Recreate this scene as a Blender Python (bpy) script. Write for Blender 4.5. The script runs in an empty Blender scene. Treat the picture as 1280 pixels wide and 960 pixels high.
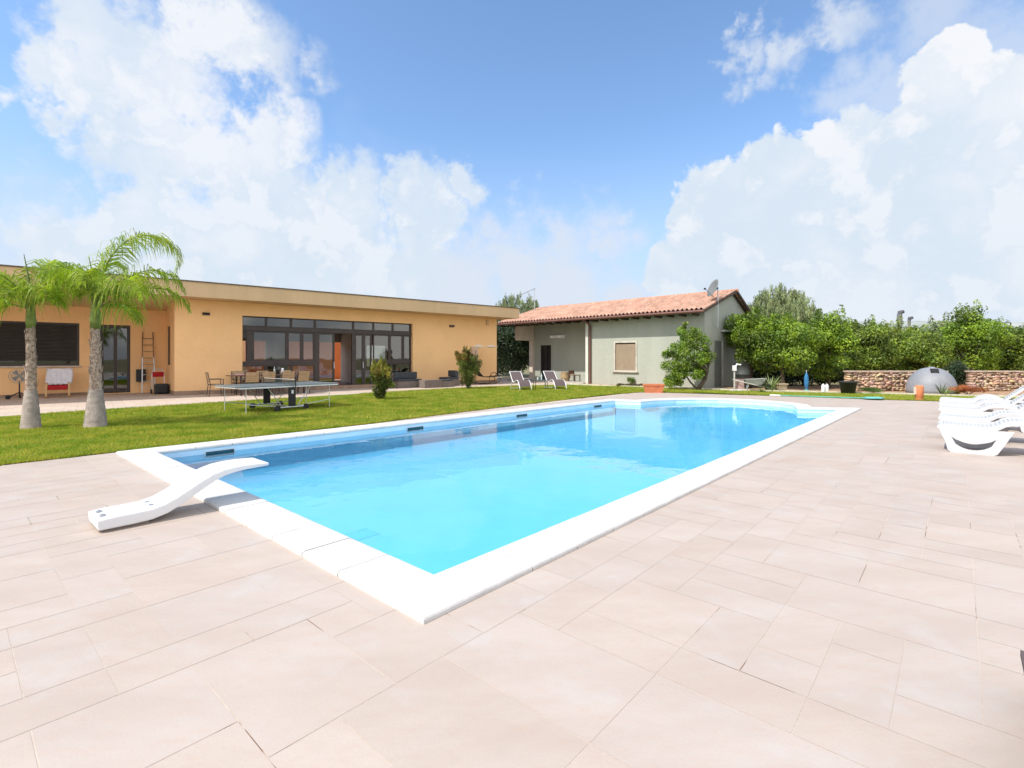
import bpy, math, random
import numpy as np
from mathutils import Vector, Matrix
from mathutils.geometry import tessellate_polygon
random.seed(7); RNG = np.random.default_rng(7)
sc = bpy.context.scene; COL = sc.collection
PI = math.pi; R = math.radians
# ------------------------------------------------------------------ survey of the place (camera constants used to lay out real distances)
F, CX, HY, H = 629.5, 640.0, 447.0, 1.45
def G(px, py, z=0.0):
    d = F*(H-z)/(py-HY); return ((px-CX)/F*d, d)
def AT(px, d): return ((px-CX)/F*d, d)
# ------------------------------------------------------------------ node helpers
class NT:
    def __init__(s, tree): s.t = tree
    def n(s, typ, **kw):
        nd = s.t.nodes.new(typ)
        for k, v in kw.items():
            if k == 'inp':
                for i, val in v.items():
                    if isinstance(val, bpy.types.NodeSocket): s.t.links.new(val, nd.inputs[i])
                    else: nd.inputs[i].default_value = val
            else: setattr(nd, k, v)
        return nd
    def math(s, op, a, b=None, c=None, clamp=False):
        i = {0: a}
        if b is not None: i[1] = b
        if c is not None: i[2] = c
        return s.n('ShaderNodeMath', operation=op, use_clamp=clamp, inp=i).outputs[0]
    def ramp(s, fac, stops):
        r = s.n('ShaderNodeValToRGB', inp={0: fac}); cr = r.color_ramp
        while len(cr.elements) < len(stops): cr.elements.new(0.5)
        for e, (p, c) in zip(cr.elements, stops):
            e.position = p; e.color = tuple(c)+(1,) if not isinstance(c, (int, float)) else (c, c, c, 1)
        return r.outputs[0]
    def mix(s, fac, a, b, blend='MIX'):
        m = s.n('ShaderNodeMix', data_type='RGBA', blend_type=blend)
        for i, v in ((0, fac), (6, a), (7, b)):
            if isinstance(v, bpy.types.NodeSocket): s.t.links.new(v, m.inputs[i])
            else: m.inputs[i].default_value = v if i == 0 else tuple(v)+(1,)
        return m.outputs[2]
    def noise(s, scale, detail=3, rough=0.55, vec=None, dist=0.0):
        i = {'Scale': scale, 'Detail': detail, 'Roughness': rough, 'Distortion': dist}
        if vec is not None: i['Vector'] = vec
        return s.n('ShaderNodeTexNoise', inp=i).outputs[0]
    def smooth(s, v, a, b, lo=0.0, hi=1.0):
        return s.n('ShaderNodeMapRange', interpolation_type='SMOOTHSTEP', inp={0: v, 1: a, 2: b, 3: lo, 4: hi}).outputs[0]
MATS = {}
def mat(name, col, rough=0.6, var=0.12, scale=3.0, metal=0.0, bump=0.0, bscale=40.0, spec=0.4, col2=None, streak=False, attr=None, stretch=None):
    if name in MATS: return MATS[name]
    m = bpy.data.materials.new(name); m.use_nodes = True; MATS[name] = m
    T = NT(m.node_tree); b = m.node_tree.nodes['Principled BSDF']
    g = T.n('ShaderNodeNewGeometry').outputs['Position']
    vec = g
    if streak or stretch:
        vec = T.n('ShaderNodeMapping', inp={0: g, 3: stretch or (1, 1, 0.12)}).outputs[0]
    nz = T.noise(scale, 5, 0.6, vec)
    nz2 = T.noise(scale*9, 3, 0.6, g)
    v = T.math('ADD', T.math('MULTIPLY', nz, 0.7), T.math('MULTIPLY', nz2, 0.3))
    c2 = col2 or tuple(c*(1-2.2*var) for c in col)
    c1 = tuple(min(1, c*(1+var)) for c in col)
    out = T.mix(T.smooth(v, 0.32, 0.66), c2, c1)
    if attr:
        a = T.n('ShaderNodeAttribute', attribute_name=attr).outputs['Color']
        out = T.mix(1.0, out, a, 'MULTIPLY')
    m.node_tree.links.new(out, b.inputs['Base Color'])
    b.inputs['Roughness'].default_value = rough; b.inputs['Metallic'].default_value = metal
    b.inputs['Specular IOR Level'].default_value = spec
    if bump:
        bn = T.n('ShaderNodeBump', inp={'Strength': bump, 'Distance': 0.02, 'Height': T.noise(bscale, 4, 0.6, g)})
        m.node_tree.links.new(bn.outputs[0], b.inputs['Normal'])
    return m
# ------------------------------------------------------------------ mesh helpers
class MB:
    def __init__(s): s.v = []; s.f = []
    def add(s, vs, fs):
        n = len(s.v); s.v += [tuple(p) for p in vs]; s.f += [tuple(i+n for i in q) for q in fs]; return s
    def box(s, x0, x1, y0, y1, z0, z1, M=None):
        vs = [(x, y, z) for z in (z0, z1) for y in (y0, y1) for x in (x0, x1)]
        if M is not None: vs = [M @ Vector(p) for p in vs]
        return s.add(vs, [(0,2,3,1),(4,5,7,6),(0,1,5,4),(2,6,7,3),(0,4,6,2),(1,3,7,5)])
    def tube(s, pts, r, n=8, closed=False, sx=1.0):
        pts = [Vector(p) for p in pts]; m = len(pts); rs = r if isinstance(r, (list, tuple)) else [r]*m
        vs = []; a = None
        for i, p in enumerate(pts):
            if closed: t = pts[(i+1) % m]-pts[i-1]
            else: t = pts[min(i+1, m-1)]-pts[max(i-1, 0)]
            t.normalize()
            if a is None: a = t.cross(Vector((0, 0, 1)) if abs(t.z) < .9 else Vector((0, 1, 0)))
            a = (a-t*a.dot(t)); a.normalize(); b = t.cross(a)
            for k in range(n):
                w = 2*PI*k/n; vs.append(p+a*math.cos(w)*rs[i]*sx+b*math.sin(w)*rs[i])
        fs = []
        for i in range(m if closed else m-1):
            j = (i+1) % m
            for k in range(n):
                l = (k+1) % n; fs.append((i*n+k, i*n+l, j*n+l, j*n+k))
        if not closed: fs += [tuple(range(n-1, -1, -1)), tuple((m-1)*n+k for k in range(n))]
        return s.add(vs, fs)
    def lathe(s, prof, n=24, c=(0, 0), sy=1.0):
        vs = []; fs = []; m = len(prof)
        for (r, z) in prof:
            for k in range(n):
                w = 2*PI*k/n; vs.append((c[0]+r*math.cos(w), c[1]+r*math.sin(w)*sy, z))
        for i in range(m-1):
            for k in range(n):
                l = (k+1) % n; fs.append((i*n+k, i*n+l, (i+1)*n+l, (i+1)*n+k))
        fs += [tuple(range(n-1, -1, -1)), tuple((m-1)*n+k for k in range(n))]
        return s.add(vs, fs)
    def prism(s, poly, a0, a1, axis='y'):
        # polygon in the plane across the axis, extruded
        n = len(poly)
        def P(p, a): return (p[0], a, p[1]) if axis == 'y' else ((a, p[0], p[1]) if axis == 'x' else (p[0], p[1], a))
        vs = [P(p, a0) for p in poly]+[P(p, a1) for p in poly]
        fs = [tuple(range(n)), tuple(range(2*n-1, n-1, -1))]+[(i, i+n, (i+1) % n+n, (i+1) % n) for i in range(n)]
        return s.add(vs, fs)
    def ribbon(s, top, bot, y0, y1):
        # strip of constant section following two profiles (x,z)
        n = len(top); vs = []
        for (t, b) in zip(top, bot): vs += [(t[0], y0, t[1]), (t[0], y1, t[1]), (b[0], y1, b[1]), (b[0], y0, b[1])]
        fs = [(0, 3, 2, 1), tuple(4*(n-1)+k for k in (0, 1, 2, 3))]
        for i in range(n-1):
            a = 4*i; c = a+4
            for k in range(4):
                l = (k+1) % 4; fs.append((a+k, a+l, c+l, c+k))
        return s.add(vs, fs)
    def build(s, name, m, parent=None, smooth=False, bevel=0.0):
        me = bpy.data.meshes.new(name); me.from_pydata(s.v, [], s.f); me.update()
        import bmesh
        bm = bmesh.new(); bm.from_mesh(me); bmesh.ops.recalc_face_normals(bm, faces=bm.faces)
        if bevel:
            ed = [e for e in bm.edges if len(e.link_faces) == 2 and e.calc_face_angle(0) > 0.6]
            bmesh.ops.bevel(bm, geom=ed, offset=bevel, segments=2, affect='EDGES', profile=0.6)
        bm.to_mesh(me); bm.free()
        if smooth:
            for p in me.polygons: p.use_smooth = True
        me.materials.append(m)
        o = bpy.data.objects.new(name, me); COL.objects.link(o); o.parent = parent
        return o
def npmesh(name, V, Fq, m, parent=None, colors=None, smooth=False):
    me = bpy.data.meshes.new(name); V = np.asarray(V, np.float32); Fq = np.asarray(Fq, np.int32)
    me.vertices.add(len(V)); me.vertices.foreach_set('co', V.ravel())
    k = Fq.shape[1]; me.loops.add(Fq.size); me.loops.foreach_set('vertex_index', Fq.ravel())
    me.polygons.add(len(Fq)); me.polygons.foreach_set('loop_start', np.arange(0, Fq.size, k, dtype=np.int32))
    me.polygons.foreach_set('loop_total', np.full(len(Fq), k, np.int32))
    if smooth: me.polygons.foreach_set('use_smooth', np.ones(len(Fq), bool))
    me.update(calc_edges=True)
    if colors is not None:
        a = me.color_attributes.new('tint', 'FLOAT_COLOR', 'POINT')
        c = np.ones((len(V), 4), np.float32); c[:, :3] = colors; a.data.foreach_set('color', c.ravel())
    me.materials.append(m)
    o = bpy.data.objects.new(name, me); COL.objects.link(o); o.parent = parent
    return o
def tag(o, label=None, cat=None, group=None, kind=None):
    if label: o['label'] = label
    if cat: o['category'] = cat
    if group: o['group'] = group
    if kind: o['kind'] = kind
    return o
def empty(name, loc, rz=0.0, label=None, cat=None, group=None):
    o = bpy.data.objects.new(name, None); COL.objects.link(o); o.empty_display_size = .2
    o.location = (loc[0], loc[1], loc[2] if len(loc) > 2 else 0); o.rotation_euler = (0, 0, rz)
    return tag(o, label, cat, group)
def copy_tree(o, parent=None):
    c = o.copy(); COL.objects.link(c); c.parent = parent
    for ch in list(o.children): copy_tree(ch, c)
    return c
def poly_sheet(name, loops, z, m, kind='structure'):
    tris = tessellate_polygon([[Vector((x, y, 0)) for x, y in lp] for lp in loops])
    vs = [(x, y, z) for lp in loops for x, y in lp]
    b = MB(); b.add(vs, tris); o = b.build(name, m)
    for p in o.data.polygons:
        if p.normal.z < 0: p.flip()
    return tag(o, kind=kind)
def inside(poly, X, Y):
    r = np.zeros(np.shape(X), bool); n = len(poly)
    for i in range(n):
        x0, y0 = poly[i]; x1, y1 = poly[(i+1) % n]
        c = ((y0 > Y) != (y1 > Y)) & (X < (x1-x0)*(Y-y0)/((y1-y0) if y1 != y0 else 1e-9)+x0)
        r ^= c
    return r
def offset(poly, d):
    a = sum(poly[i][0]*poly[(i+1) % len(poly)][1]-poly[(i+1) % len(poly)][0]*poly[i][1] for i in range(len(poly)))
    sg = 1 if a > 0 else -1; out = []; n = len(poly)
    for i in range(n):
        p0, p1, p2 = Vector(poly[i-1]), Vector(poly[i]), Vector(poly[(i+1) % n])
        a = (p1-p0).normalized(); b = (p2-p1).normalized()
        na = Vector((a.y, -a.x))*sg; nb = Vector((b.y, -b.x))*sg
        m = (na+nb).normalized(); k = d/max(.35, m.dot(na)); out.append(tuple(p1+m*k))
    return out
# ------------------------------------------------------------------ materials
white_plastic = mat('white_plastic', (.72, .72, .72), .35, .02, 2)
coping_m = mat('white_coping', (.62, .61, .59), .8, .06, 2.5, col2=(.54, .525, .50), bump=.15, bscale=120)
villa_paint = mat('villa_paint', (.93, .57, .275), .9, .025, .9, bump=.25, bscale=90)
villa_trim = mat('villa_trim', (.65, .45, .26), .85, .04, 1.2, streak=True, bump=.15, bscale=80)
sage = mat('sage_render', (.405, .42, .36), .9, .05, .8, bump=.3, bscale=80, streak=True)
cream_paint = mat('cream_paint', (.66, .55, .45), .9, .05, 1.5, bump=.2, bscale=80)
dark_frame = mat('dark_bronze_frame', (.06, .045, .04), .45, .1, 3)
black_m = mat('black_plastic', (.018, .018, .02), .45, .2, 5)
shutter_dark = mat('dark_shutter', (.035, .027, .022), .5, .1, 3)
shutter_beige = mat('beige_shutter', (.36, .28, .20), .6, .05, 3)
terracotta = mat('terracotta', (.60, .20, .09), .75, .1, 6, bump=.15)
steel = mat('galvanised_steel', (.55, .56, .58), .38, .08, 5, metal=.8)
alu = mat('aluminium_tube', (.70, .71, .72), .35, .05, 5, metal=.5)
brown_metal = mat('brown_metal', (.16, .07, .05), .5, .1, 4)
wood_dark = mat('dark_wood', (.075, .045, .03), .7, .25, 6, stretch=(1, 1, 6))
wood_light = mat('light_wood', (.62, .36, .16), .55, .08, 6)
rattan = mat('grey_rattan', (.25, .205, .175), .8, .3, 30, bump=.6, bscale=160)
grey_cushion = mat('slate_cushion', (.065, .07, .077), .9, .1, 8)
mesh_fabric = mat('charcoal_mesh', (.115, .085, .085), .85, .12, 40)
teak = mat('tan_slats', (.40, .27, .15), .7, .1, 8)
bark = mat('bark', (.13, .095, .07), .95, .3, 12, bump=.8, bscale=30)
stone_m = mat('dry_stone', (.50, .34, .25), .95, .2, 7, col2=(.27, .16, .11), bump=.6, bscale=30)
soil_m = mat('dry_soil', (.40, .25, .15), .95, .2, 3, col2=(.24, .15, .09), bump=.6, bscale=18)
red_fab = mat('red_fabric', (.42, .015, .02), .9, .1, 6)
towel_m = mat('white_towel', (.74, .72, .76), .95, .05, 9)
orange_wall = mat('orange_wall', (.85, .24, .07), .8, .04, 2)
room_wall = mat('room_wall', (.50, .47, .42), .9, .04, 2)
room_floor = mat('room_floor', (.32, .30, .28), .4, .06, 2)
blue_m = mat('blue_plastic', (.03, .28, .62), .5, .1, 5)
teal_m = mat('teal_plastic', (.12, .42, .40), .5, .1, 5)
concrete = mat('concrete', (.46, .44, .40), .9, .12, 2, bump=.3)
grey_m = mat('grey_paint', (.30, .31, .30), .8, .1, 4)
tank_m = mat('grey_tank', (.25, .26, .285), .55, .08, .8, metal=0, spec=.5)
resin = mat('white_resin', (.56, .56, .57), .4, .03, 2)
def foliage(name, c1, c2, trans=.35, gloss=.25):
    m = bpy.data.materials.new(name); m.use_nodes = True; T = NT(m.node_tree); nt = m.node_tree
    b = nt.nodes['Principled BSDF']; out = nt.nodes['Material Output']
    a = T.n('ShaderNodeAttribute', attribute_name='tint').outputs['Color']
    g = T.n('ShaderNodeNewGeometry').outputs['Position']
    col = T.mix(T.smooth(T.noise(1.6, 3, .6, g), .35, .65), c1, c2)
    col = T.mix(1.0, col, a, 'MULTIPLY')
    nt.links.new(col, b.inputs['Base Color']); b.inputs['Roughness'].default_value = .5
    b.inputs['Specular IOR Level'].default_value = gloss
    tr = T.n('ShaderNodeBsdfTranslucent', inp={0: T.mix(1.0, col, (1.5, 1.6, .7), 'MULTIPLY')})
    ms = T.n('ShaderNodeMixShader', inp={0: trans, 1: b.outputs[0], 2: tr.outputs[0]})
    nt.links.new(ms.outputs[0], out.inputs[0]); return m
citrus_leaf = foliage('citrus_leaf', (.085, .155, .014), (.22, .32, .025), .3, .5)
orchard_leaf = foliage('orchard_leaf', (.095, .155, .022), (.20, .27, .035), .28, .4)
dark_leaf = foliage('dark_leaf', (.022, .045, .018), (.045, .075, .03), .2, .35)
olive_leaf = foliage('olive_leaf', (.19, .235, .12), (.29, .335, .19), .3, .25)
palm_leaf = foliage('palm_leaf', (.20, .31, .03), (.33, .42, .06), .4, .3)
shrub_leaf = foliage('shrub_leaf', (.085, .12, .03), (.14, .17, .045), .3, .3)
succ_leaf = foliage('succulent_leaf', (.20, .27, .12), (.30, .36, .16), .2, .3)
rust_leaf = foliage('rust_leaf', (.30, .09, .04), (.38, .15, .06), .3, .2)
grass_blade = foliage('grass_blade', (.20, .29, .022), (.37, .38, .06), .35, .2)
# ------------------------------------------------------------------ world: Nishita sky with clouds placed by direction
SUN_EL = R(50); SH = Vector((-.837, -.547)).normalized()
def build_world():
    w = bpy.data.worlds.new('World'); sc.world = w; w.use_nodes = True; nt = w.node_tree; T = NT(nt)
    bg = nt.nodes['Background']
    sky = T.n('ShaderNodeTexSky', sky_type='NISHITA', sun_disc=False, sun_elevation=SUN_EL,
              sun_rotation=math.atan2(SH.x, SH.y), air_density=1.0, dust_density=.6, ozone_density=1.6)
    dirv = T.n('ShaderNodeTexCoord').outputs['Generated']
    sep = T.n('ShaderNodeSeparateXYZ', inp={0: dirv})
    n1 = T.n('ShaderNodeTexNoise', inp={'Vector': dirv, 'Scale': 4.2, 'Detail': 2.0, 'Roughness': .58})
    n2 = T.n('ShaderNodeTexNoise', inp={'Vector': dirv, 'Scale': 15.0, 'Detail': 4.0, 'Roughness': .64})
    def warp(amp1, amp2):
        a = T.n('ShaderNodeVectorMath', operation='SUBTRACT', inp={0: n1.outputs['Color'], 1: (.5, .5, .5)}).outputs[0]
        b = T.n('ShaderNodeVectorMath', operation='SUBTRACT', inp={0: n2.outputs['Color'], 1: (.5, .5, .5)}).outputs[0]
        a = T.n('ShaderNodeVectorMath', operation='SCALE', inp={0: a, 'Scale': amp1}).outputs[0]
        b = T.n('ShaderNodeVectorMath', operation='SCALE', inp={0: b, 'Scale': amp2}).outputs[0]
        s = T.n('ShaderNodeVectorMath', operation='ADD', inp={0: a, 1: b}).outputs[0]
        return T.n('ShaderNodeVectorMath', operation='ADD', inp={0: s, 1: dirv}).outputs[0]
    def field(vec, blobs):
        cur = None
        for (px, py, r) in blobs:
            v = Vector((px-CX, F, HY-py)); L = v.length; c = v/L; rr = r/L*math.sqrt(F/L)
            d = T.n('ShaderNodeVectorMath', operation='DISTANCE', inp={0: vec, 1: tuple(c)}).outputs['Value']
            f = T.math('MULTIPLY_ADD', d, -1.0/rr, 1.0)
            cur = f if cur is None else T.math('MAXIMUM', cur, f)
        return cur
    # cumulus on the right, crisp edged
    cum = [(1175, 95, 62), (1240, 130, 80), (1140, 170, 62), (1070, 215, 85), (965, 225, 72), (905, 260, 75), (1180, 260, 150),
           (1030, 320, 150), (880, 335, 75), (1250, 360, 190), (850, 350, 52), (1100, 400, 170), (930, 400, 120), (1350, 250, 200), (1600, 330, 300)]
    left = [(160, 70, 120), (270, 30, 85), (90, 120, 75), (200, 180, 130), (330, 170, 85), (310, 240, 130), (430, 240, 75), (420, 310, 110),
            (530, 260, 62), (585, 245, 40), (500, 330, 75), (170, 275, 95), (560, 290, 38), (-120, 420, 150), (300, 340, 180), (80, 370, 140), (-400, 330, 200)]
    low = [(530, 350, 55), (700, 375, 70), (640, 345, 42), (780, 385, 45), (560, 385, 90)]
    wisp = [(1040, 60, 45), (990, 65, 38), (940, 75, 36), (905, 90, 30), (950, 30, 22), (925, 25, 20), (745, 290, 62), (690, 305, 66), (640, 335, 66), (785, 278, 36), (600, 350, 55), (400, 90, 40), (340, 60, 60)]
    veil = [(1150, 20, 130), (1250, 60, 170), (1100, 120, 80), (0, 400, 260), (1200, 420, 300), (400, 420, 260), (700, 430, 130)]
    # cellular billows
    WA = warp(.05, .045); WB = warp(.13, .15)
    bn0 = T.noise(11.0, 5, .56, WA)
    bil = T.math('MULTIPLY_ADD', T.math('ABSOLUTE', T.math('SUBTRACT', bn0, .5)), 2.6, -.22)
    ns = T.math('SUBTRACT', n2.outputs[0], .5)
    fc = T.math('MULTIPLY_ADD', bil, .50, field(WA, cum))
    mc = T.smooth(T.math('MULTIPLY_ADD', ns, .25, fc), .02, .14)
    fl = T.math('MULTIPLY_ADD', bil, .25, field(WB, left))
    ml = T.smooth(T.math('MULTIPLY_ADD', ns, 1.0, fl), -.04, .48)
    mw = T.smooth(T.math('MULTIPLY_ADD', ns, 1.9, field(WB, wisp)), -.12, .95, 0, .85)
    mlow = T.smooth(T.math('MULTIPLY_ADD', ns, 1.0, field(WA, low)), -.1, .5, 0, .95)
    mv = T.smooth(T.math('MULTIPLY_ADD', T.math('SUBTRACT', n1.outputs[0], .5), 1.2, field(WB, veil)), .05, .75, 0, .62)
    # haze near the horizon
    hz = T.smooth(sep.outputs[2], 0.0, .42, .88, 0.0)
    # behind the camera: unseen, extra-bright clouds added to fill the shaded villa front
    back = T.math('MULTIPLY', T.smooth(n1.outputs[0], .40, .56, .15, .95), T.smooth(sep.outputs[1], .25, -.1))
    thin = T.math('MAXIMUM', T.math('MAXIMUM', mw, mv), mlow)
    SK = 1.0
    skyc = T.mix(1.0, sky.outputs[0], SKYTINT, 'MULTIPLY')
    c0 = T.mix(hz, skyc, tuple(c*1.0 for c in HAZEC))
    c1 = T.mix(thin, c0, THINC)
    # self shading inside the clouds: bluish hollows
    nb = T.math('MULTIPLY_ADD', n1.outputs[0], .5, T.math('MULTIPLY', bn0, .5))
    hol = T.smooth(T.math('ADD', nb, T.math('MULTIPLY', bil, -.35)), .40, .62)
    lower = T.smooth(sep.outputs[2], .10, .42, .55, 0)
    ccol = T.mix(T.math('MULTIPLY', T.math('MAXIMUM', hol, lower), .75, clamp=True), CLW, CLB)
    c2 = T.mix(T.math('MULTIPLY', ml, .92), c1, ccol)
    c3 = T.mix(T.math('MULTIPLY', mc, .97), c2, ccol)
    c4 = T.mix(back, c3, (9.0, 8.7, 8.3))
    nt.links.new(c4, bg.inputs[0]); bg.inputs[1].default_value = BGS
BGS = .15
SKYTINT = (1.05, 1.18, 1.27)
HAZEC = (2.9, 3.25, 3.95)
THINC = (3.7, 4.05, 4.6)
CLW = (4.7, 4.78, 4.95); CLB = (3.2, 3.85, 4.55)
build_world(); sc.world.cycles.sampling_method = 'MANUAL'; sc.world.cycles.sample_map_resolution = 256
sd = bpy.data.lights.new('sun', 'SUN'); sd.energy = 3.6; sd.angle = R(.55); sd.color = (1, .95, .87)
so = bpy.data.objects.new('sun', sd); COL.objects.link(so)
sv = Vector((SH.x*math.cos(SUN_EL), SH.y*math.cos(SUN_EL), math.sin(SUN_EL)))
so.rotation_euler = sv.to_track_quat('Z', 'Y').to_euler(); so.location = sv*50
cam = bpy.data.cameras.new('camera'); co = bpy.data.objects.new('camera', cam); COL.objects.link(co)
co.location = (0, 0, H); co.rotation_euler = (PI/2, 0, 0)
cam.sensor_width = 36; cam.lens = F/1280*36; cam.shift_y = -(480-HY)/1280; cam.clip_end = 8000; cam.clip_start = .05
sc.camera = co
sc.view_settings.view_transform = 'Standard'; sc.view_settings.look = 'None'; sc.view_settings.gamma = 1
sc.view_settings.exposure = .4
sc.cycles.use_denoising = True
sc.cycles.max_bounces = 7; sc.cycles.transparent_max_bounces = 8; sc.cycles.diffuse_bounces = 4
sc.cycles.caustics_reflective = False; sc.cycles.caustics_refractive = False
sc.cycles.sample_clamp_indirect = 6
# ------------------------------------------------------------------ pool
inner = [G(542.3, 723.9), G(1050, 512.6), G(1024, 511.4), G(997, 510.2, .03)]
arc = [(998, 507.6), (992, 505.6), (975, 503.2), (952, 501.3), (925, 499.8), (897, 498.8), (870, 498.5), (845, 498.8), (822, 499.8), (801, 501.6)]
inner += [G(a, b, .03) for a, b in arc]+[G(768, 500.2, .03), G(194.4, 566.9)]
inner = [inner[0], inner[1], inner[3]]+inner[5:]
outer = offset(inner, .40); mid = offset(inner, .2); WZ = -.10
U = Vector((.664, .748)); Vv = Vector((-.748, .664)); C0 = Vector(G(531, 781))
def pool_mat(name, c1, c2):
    m = mat(name, c1, .5, .02, 1.3, col2=c2); return m
pool_paint = pool_mat('pool_liner', (.68, .82, .97), (.64, .79, .96))
wallpale = mat('pool_wall_band', (.62, .78, .88), .45, .03, 3)
b = MB(); b2 = MB(); n = len(inner)
for i in range(n):
    p, q = inner[i], inner[(i+1) % n]
    b2.add([(*p, -.005), (*q, -.005), (*q, -.20), (*p, -.20)], [(0, 1, 2, 3)])
rings = [(0, -.20), (.03, -.32), (.10, -.45), (.22, -.56), (.40, -.64), (.65, -.69), (.95, -.72)]
rp = [offset(inner, -a) if a else inner for a, z in rings]; nn = len(inner); V_ = []; F_ = []
for (a, z), r_ in zip(rings, rp): V_ += [(x, y, z) for x, y in r_]
for k in range(len(rings)-1):
    for i in range(nn): F_.append((k*nn+i, k*nn+(i+1) % nn, (k+1)*nn+(i+1) % nn, (k+1)*nn+i))
kk = (len(rings)-1)*nn; F_ += [tuple(i+kk for i in t_) for t_ in tessellate_polygon([[Vector((x, y, 0)) for x, y in rp[-1]]])]
b.add(V_, F_)
basin = tag(b.build('pool_basin', pool_paint, None, True), kind='structure')
band = b2.build('wall_band', wallpale, basin)
b = MB()
for (px, py) in ((452, 668),):
    x, y = G(px, py); k = (.72+H)/H
    b.box(-.16, .16, -.16, .16, -.7195, -.716, Matrix.Translation((x*k, y*k, 0)) @ Matrix.Rotation(R(48), 4, 'Z'))
b.build('floor_drain', mat('drain_blue', (.48, .74, .9), .5, .05), basin)
# skimmers on the long far wall
L0, L1 = Vector(inner[-1]), Vector(inner[-2]); ld = (L1-L0).normalized(); ln = Vector((ld.y, -ld.x))
for (px, w) in ((275, .42), (519, .42), (652, .42), (747, .42)):
    r = (px-CX)/F; t = (r*L0.y-L0.x)/(ld.x-r*ld.y); p = L0+ld*t
    Mx = Matrix.Translation((p.x, p.y, 0)) @ Matrix.Rotation(math.atan2(ld.y, ld.x), 4, 'Z')
    f = MB(); f.box(-w/2-.02, w/2+.02, -.014, -.001, -.068, -.055, Mx); f.box(-w/2-.02, w/2+.02, -.014, -.001, -.175, -.165, Mx)
    f.box(-w/2-.02, -w/2, -.014, -.001, -.165, -.068, Mx); f.box(w/2, w/2+.02, -.014, -.001, -.165, -.068, Mx)
    fo = f.build('skimmer', white_plastic, basin)
    g = MB(); g.box(-w/2, w/2, -.008, -.0015, -.165, -.068, Mx); g.build('skimmer_mouth', mat('skimmer_dark', (.02, .09, .11), .6, .1), fo)
# water
wm = bpy.data.materials.new('pool_water'); wm.use_nodes = True; T = NT(wm.node_tree); nt = wm.node_tree
nt.nodes.remove(nt.nodes['Principled BSDF'])
g = T.n('ShaderNodeNewGeometry').outputs['Position']
hgt = T.math('ADD', T.noise(1.3, 3, .5, g), T.math('MULTIPLY', T.noise(7, 2, .5, g), .12))
bn = T.n('ShaderNodeBump', inp={'Strength': .13, 'Distance': .06, 'Height': hgt})
fr = T.n('ShaderNodeFresnel', inp={'IOR': 1.25, 'Normal': bn.outputs[0]})
tp = T.n('ShaderNodeBsdfTransparent', inp={0: (.44, .85, 1.0, 1)})
gl = T.n('ShaderNodeBsdfGlossy', inp={'Color': (1, 1, 1, 1), 'Roughness': .02, 'Normal': bn.outputs[0]})
ms = T.n('ShaderNodeMixShader', inp={0: fr.outputs[0], 1: tp.outputs[0], 2: gl.outputs[0]})
nt.links.new(ms.outputs[0], nt.nodes['Material Output'].inputs[0])
poly_sheet('pool_water', [offset(inner, -.001)], WZ, wm)
# coping slabs
def resample(p, q, step):
    L = (Vector(q)-Vector(p)).length; k = max(1, round(L/step)); return [i/k for i in range(k+1)]
b = MB(); prof = [(0.0, .0), (.0, .022), (.006, .032), (.022, .038), (.36, .038), (.385, .030), (.396, .012), (.396, -.012), (.385, -.020), (.30, -.020)]
n = len(inner)
for i in range(n):
    pi, qi = Vector(inner[i]), Vector(inner[(i+1) % n]); po, qo = Vector(outer[i]), Vector(outer[(i+1) % n])
    ts = resample(pi, qi, .52)
    for a, c in zip(ts[:-1], ts[1:]):
        L = (qi-pi).length; e = .005/L; a0 = a+e*(a > 0 or L < 1.2); c0 = c-e*(c < 1 or L < 1.2); jz = random.uniform(-.0012, .0012)
        nrm2 = ((po-pi)-(qi-pi)*((po-pi).dot(qi-pi)/L/L)).normalized()
        vs = []
        for tt in (a0, c0):
            I = pi.lerp(qi, tt); O = po.lerp(qo, tt) if (tt < 1e-4 or tt > 1-1e-4 or L < 1.2) else I+nrm2*.40
            for (s, z) in prof: P = O.lerp(I, s/.385); vs.append((P.x, P.y, z+jz))
        k = len(prof); fs = [tuple(range(k)), tuple(range(2*k-1, k-1, -1))]+[(j, j+1, k+j+1, k+j) for j in range(k-1)]
        b.add(vs, fs)
tag(b.build('pool_coping', coping_m), kind='structure')
b = MB()
io, oo = offset(inner, .006), offset(inner, .392)
for i in range(n):
    j = (i+1) % n; b.add([(*io[i], .024), (*io[j], .024), (*oo[j], .024), (*oo[i], .024)], [(0, 1, 2, 3)])
    b.add([(*io[i], .024), (*io[j], .024), (*io[j], -.03), (*io[i], -.03)], [(0, 1, 2, 3)])
tag(b.build('coping_bed', mat('coping_grout', (.26, .22, .18), .9, .15, 5)), kind='structure')
# ------------------------------------------------------------------ lawn, deck, terrace, ground
lawn = [G(-420, 632), G(-150, 600), G(0, 582), G(155, 564.3), G(290, 549.5), G(460, 530.2), G(640, 507.6), G(760, 493.6), G(800, 490.6),
        G(880, 491.5), G(960, 494.6), G(1120, 500.3), G(1185, 502), G(1500, 511)]
lawn_back = [G(1500, 502.5), G(1174, 495), G(1100, 492.8), G(960, 489.8), G(860, 486.4), G(800, 484.6), G(750, 482.6), G(713, 481), G(640, 481.9),
             G(540, 487.2), G(400, 495.2), G(160, 510.6), G(0, 521), G(-150, 531), G(-420, 549)]
lawnP = lawn+lawn_back
big = [(-60, -12), (60, -12), (60, 70), (-60, 70)]
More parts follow.
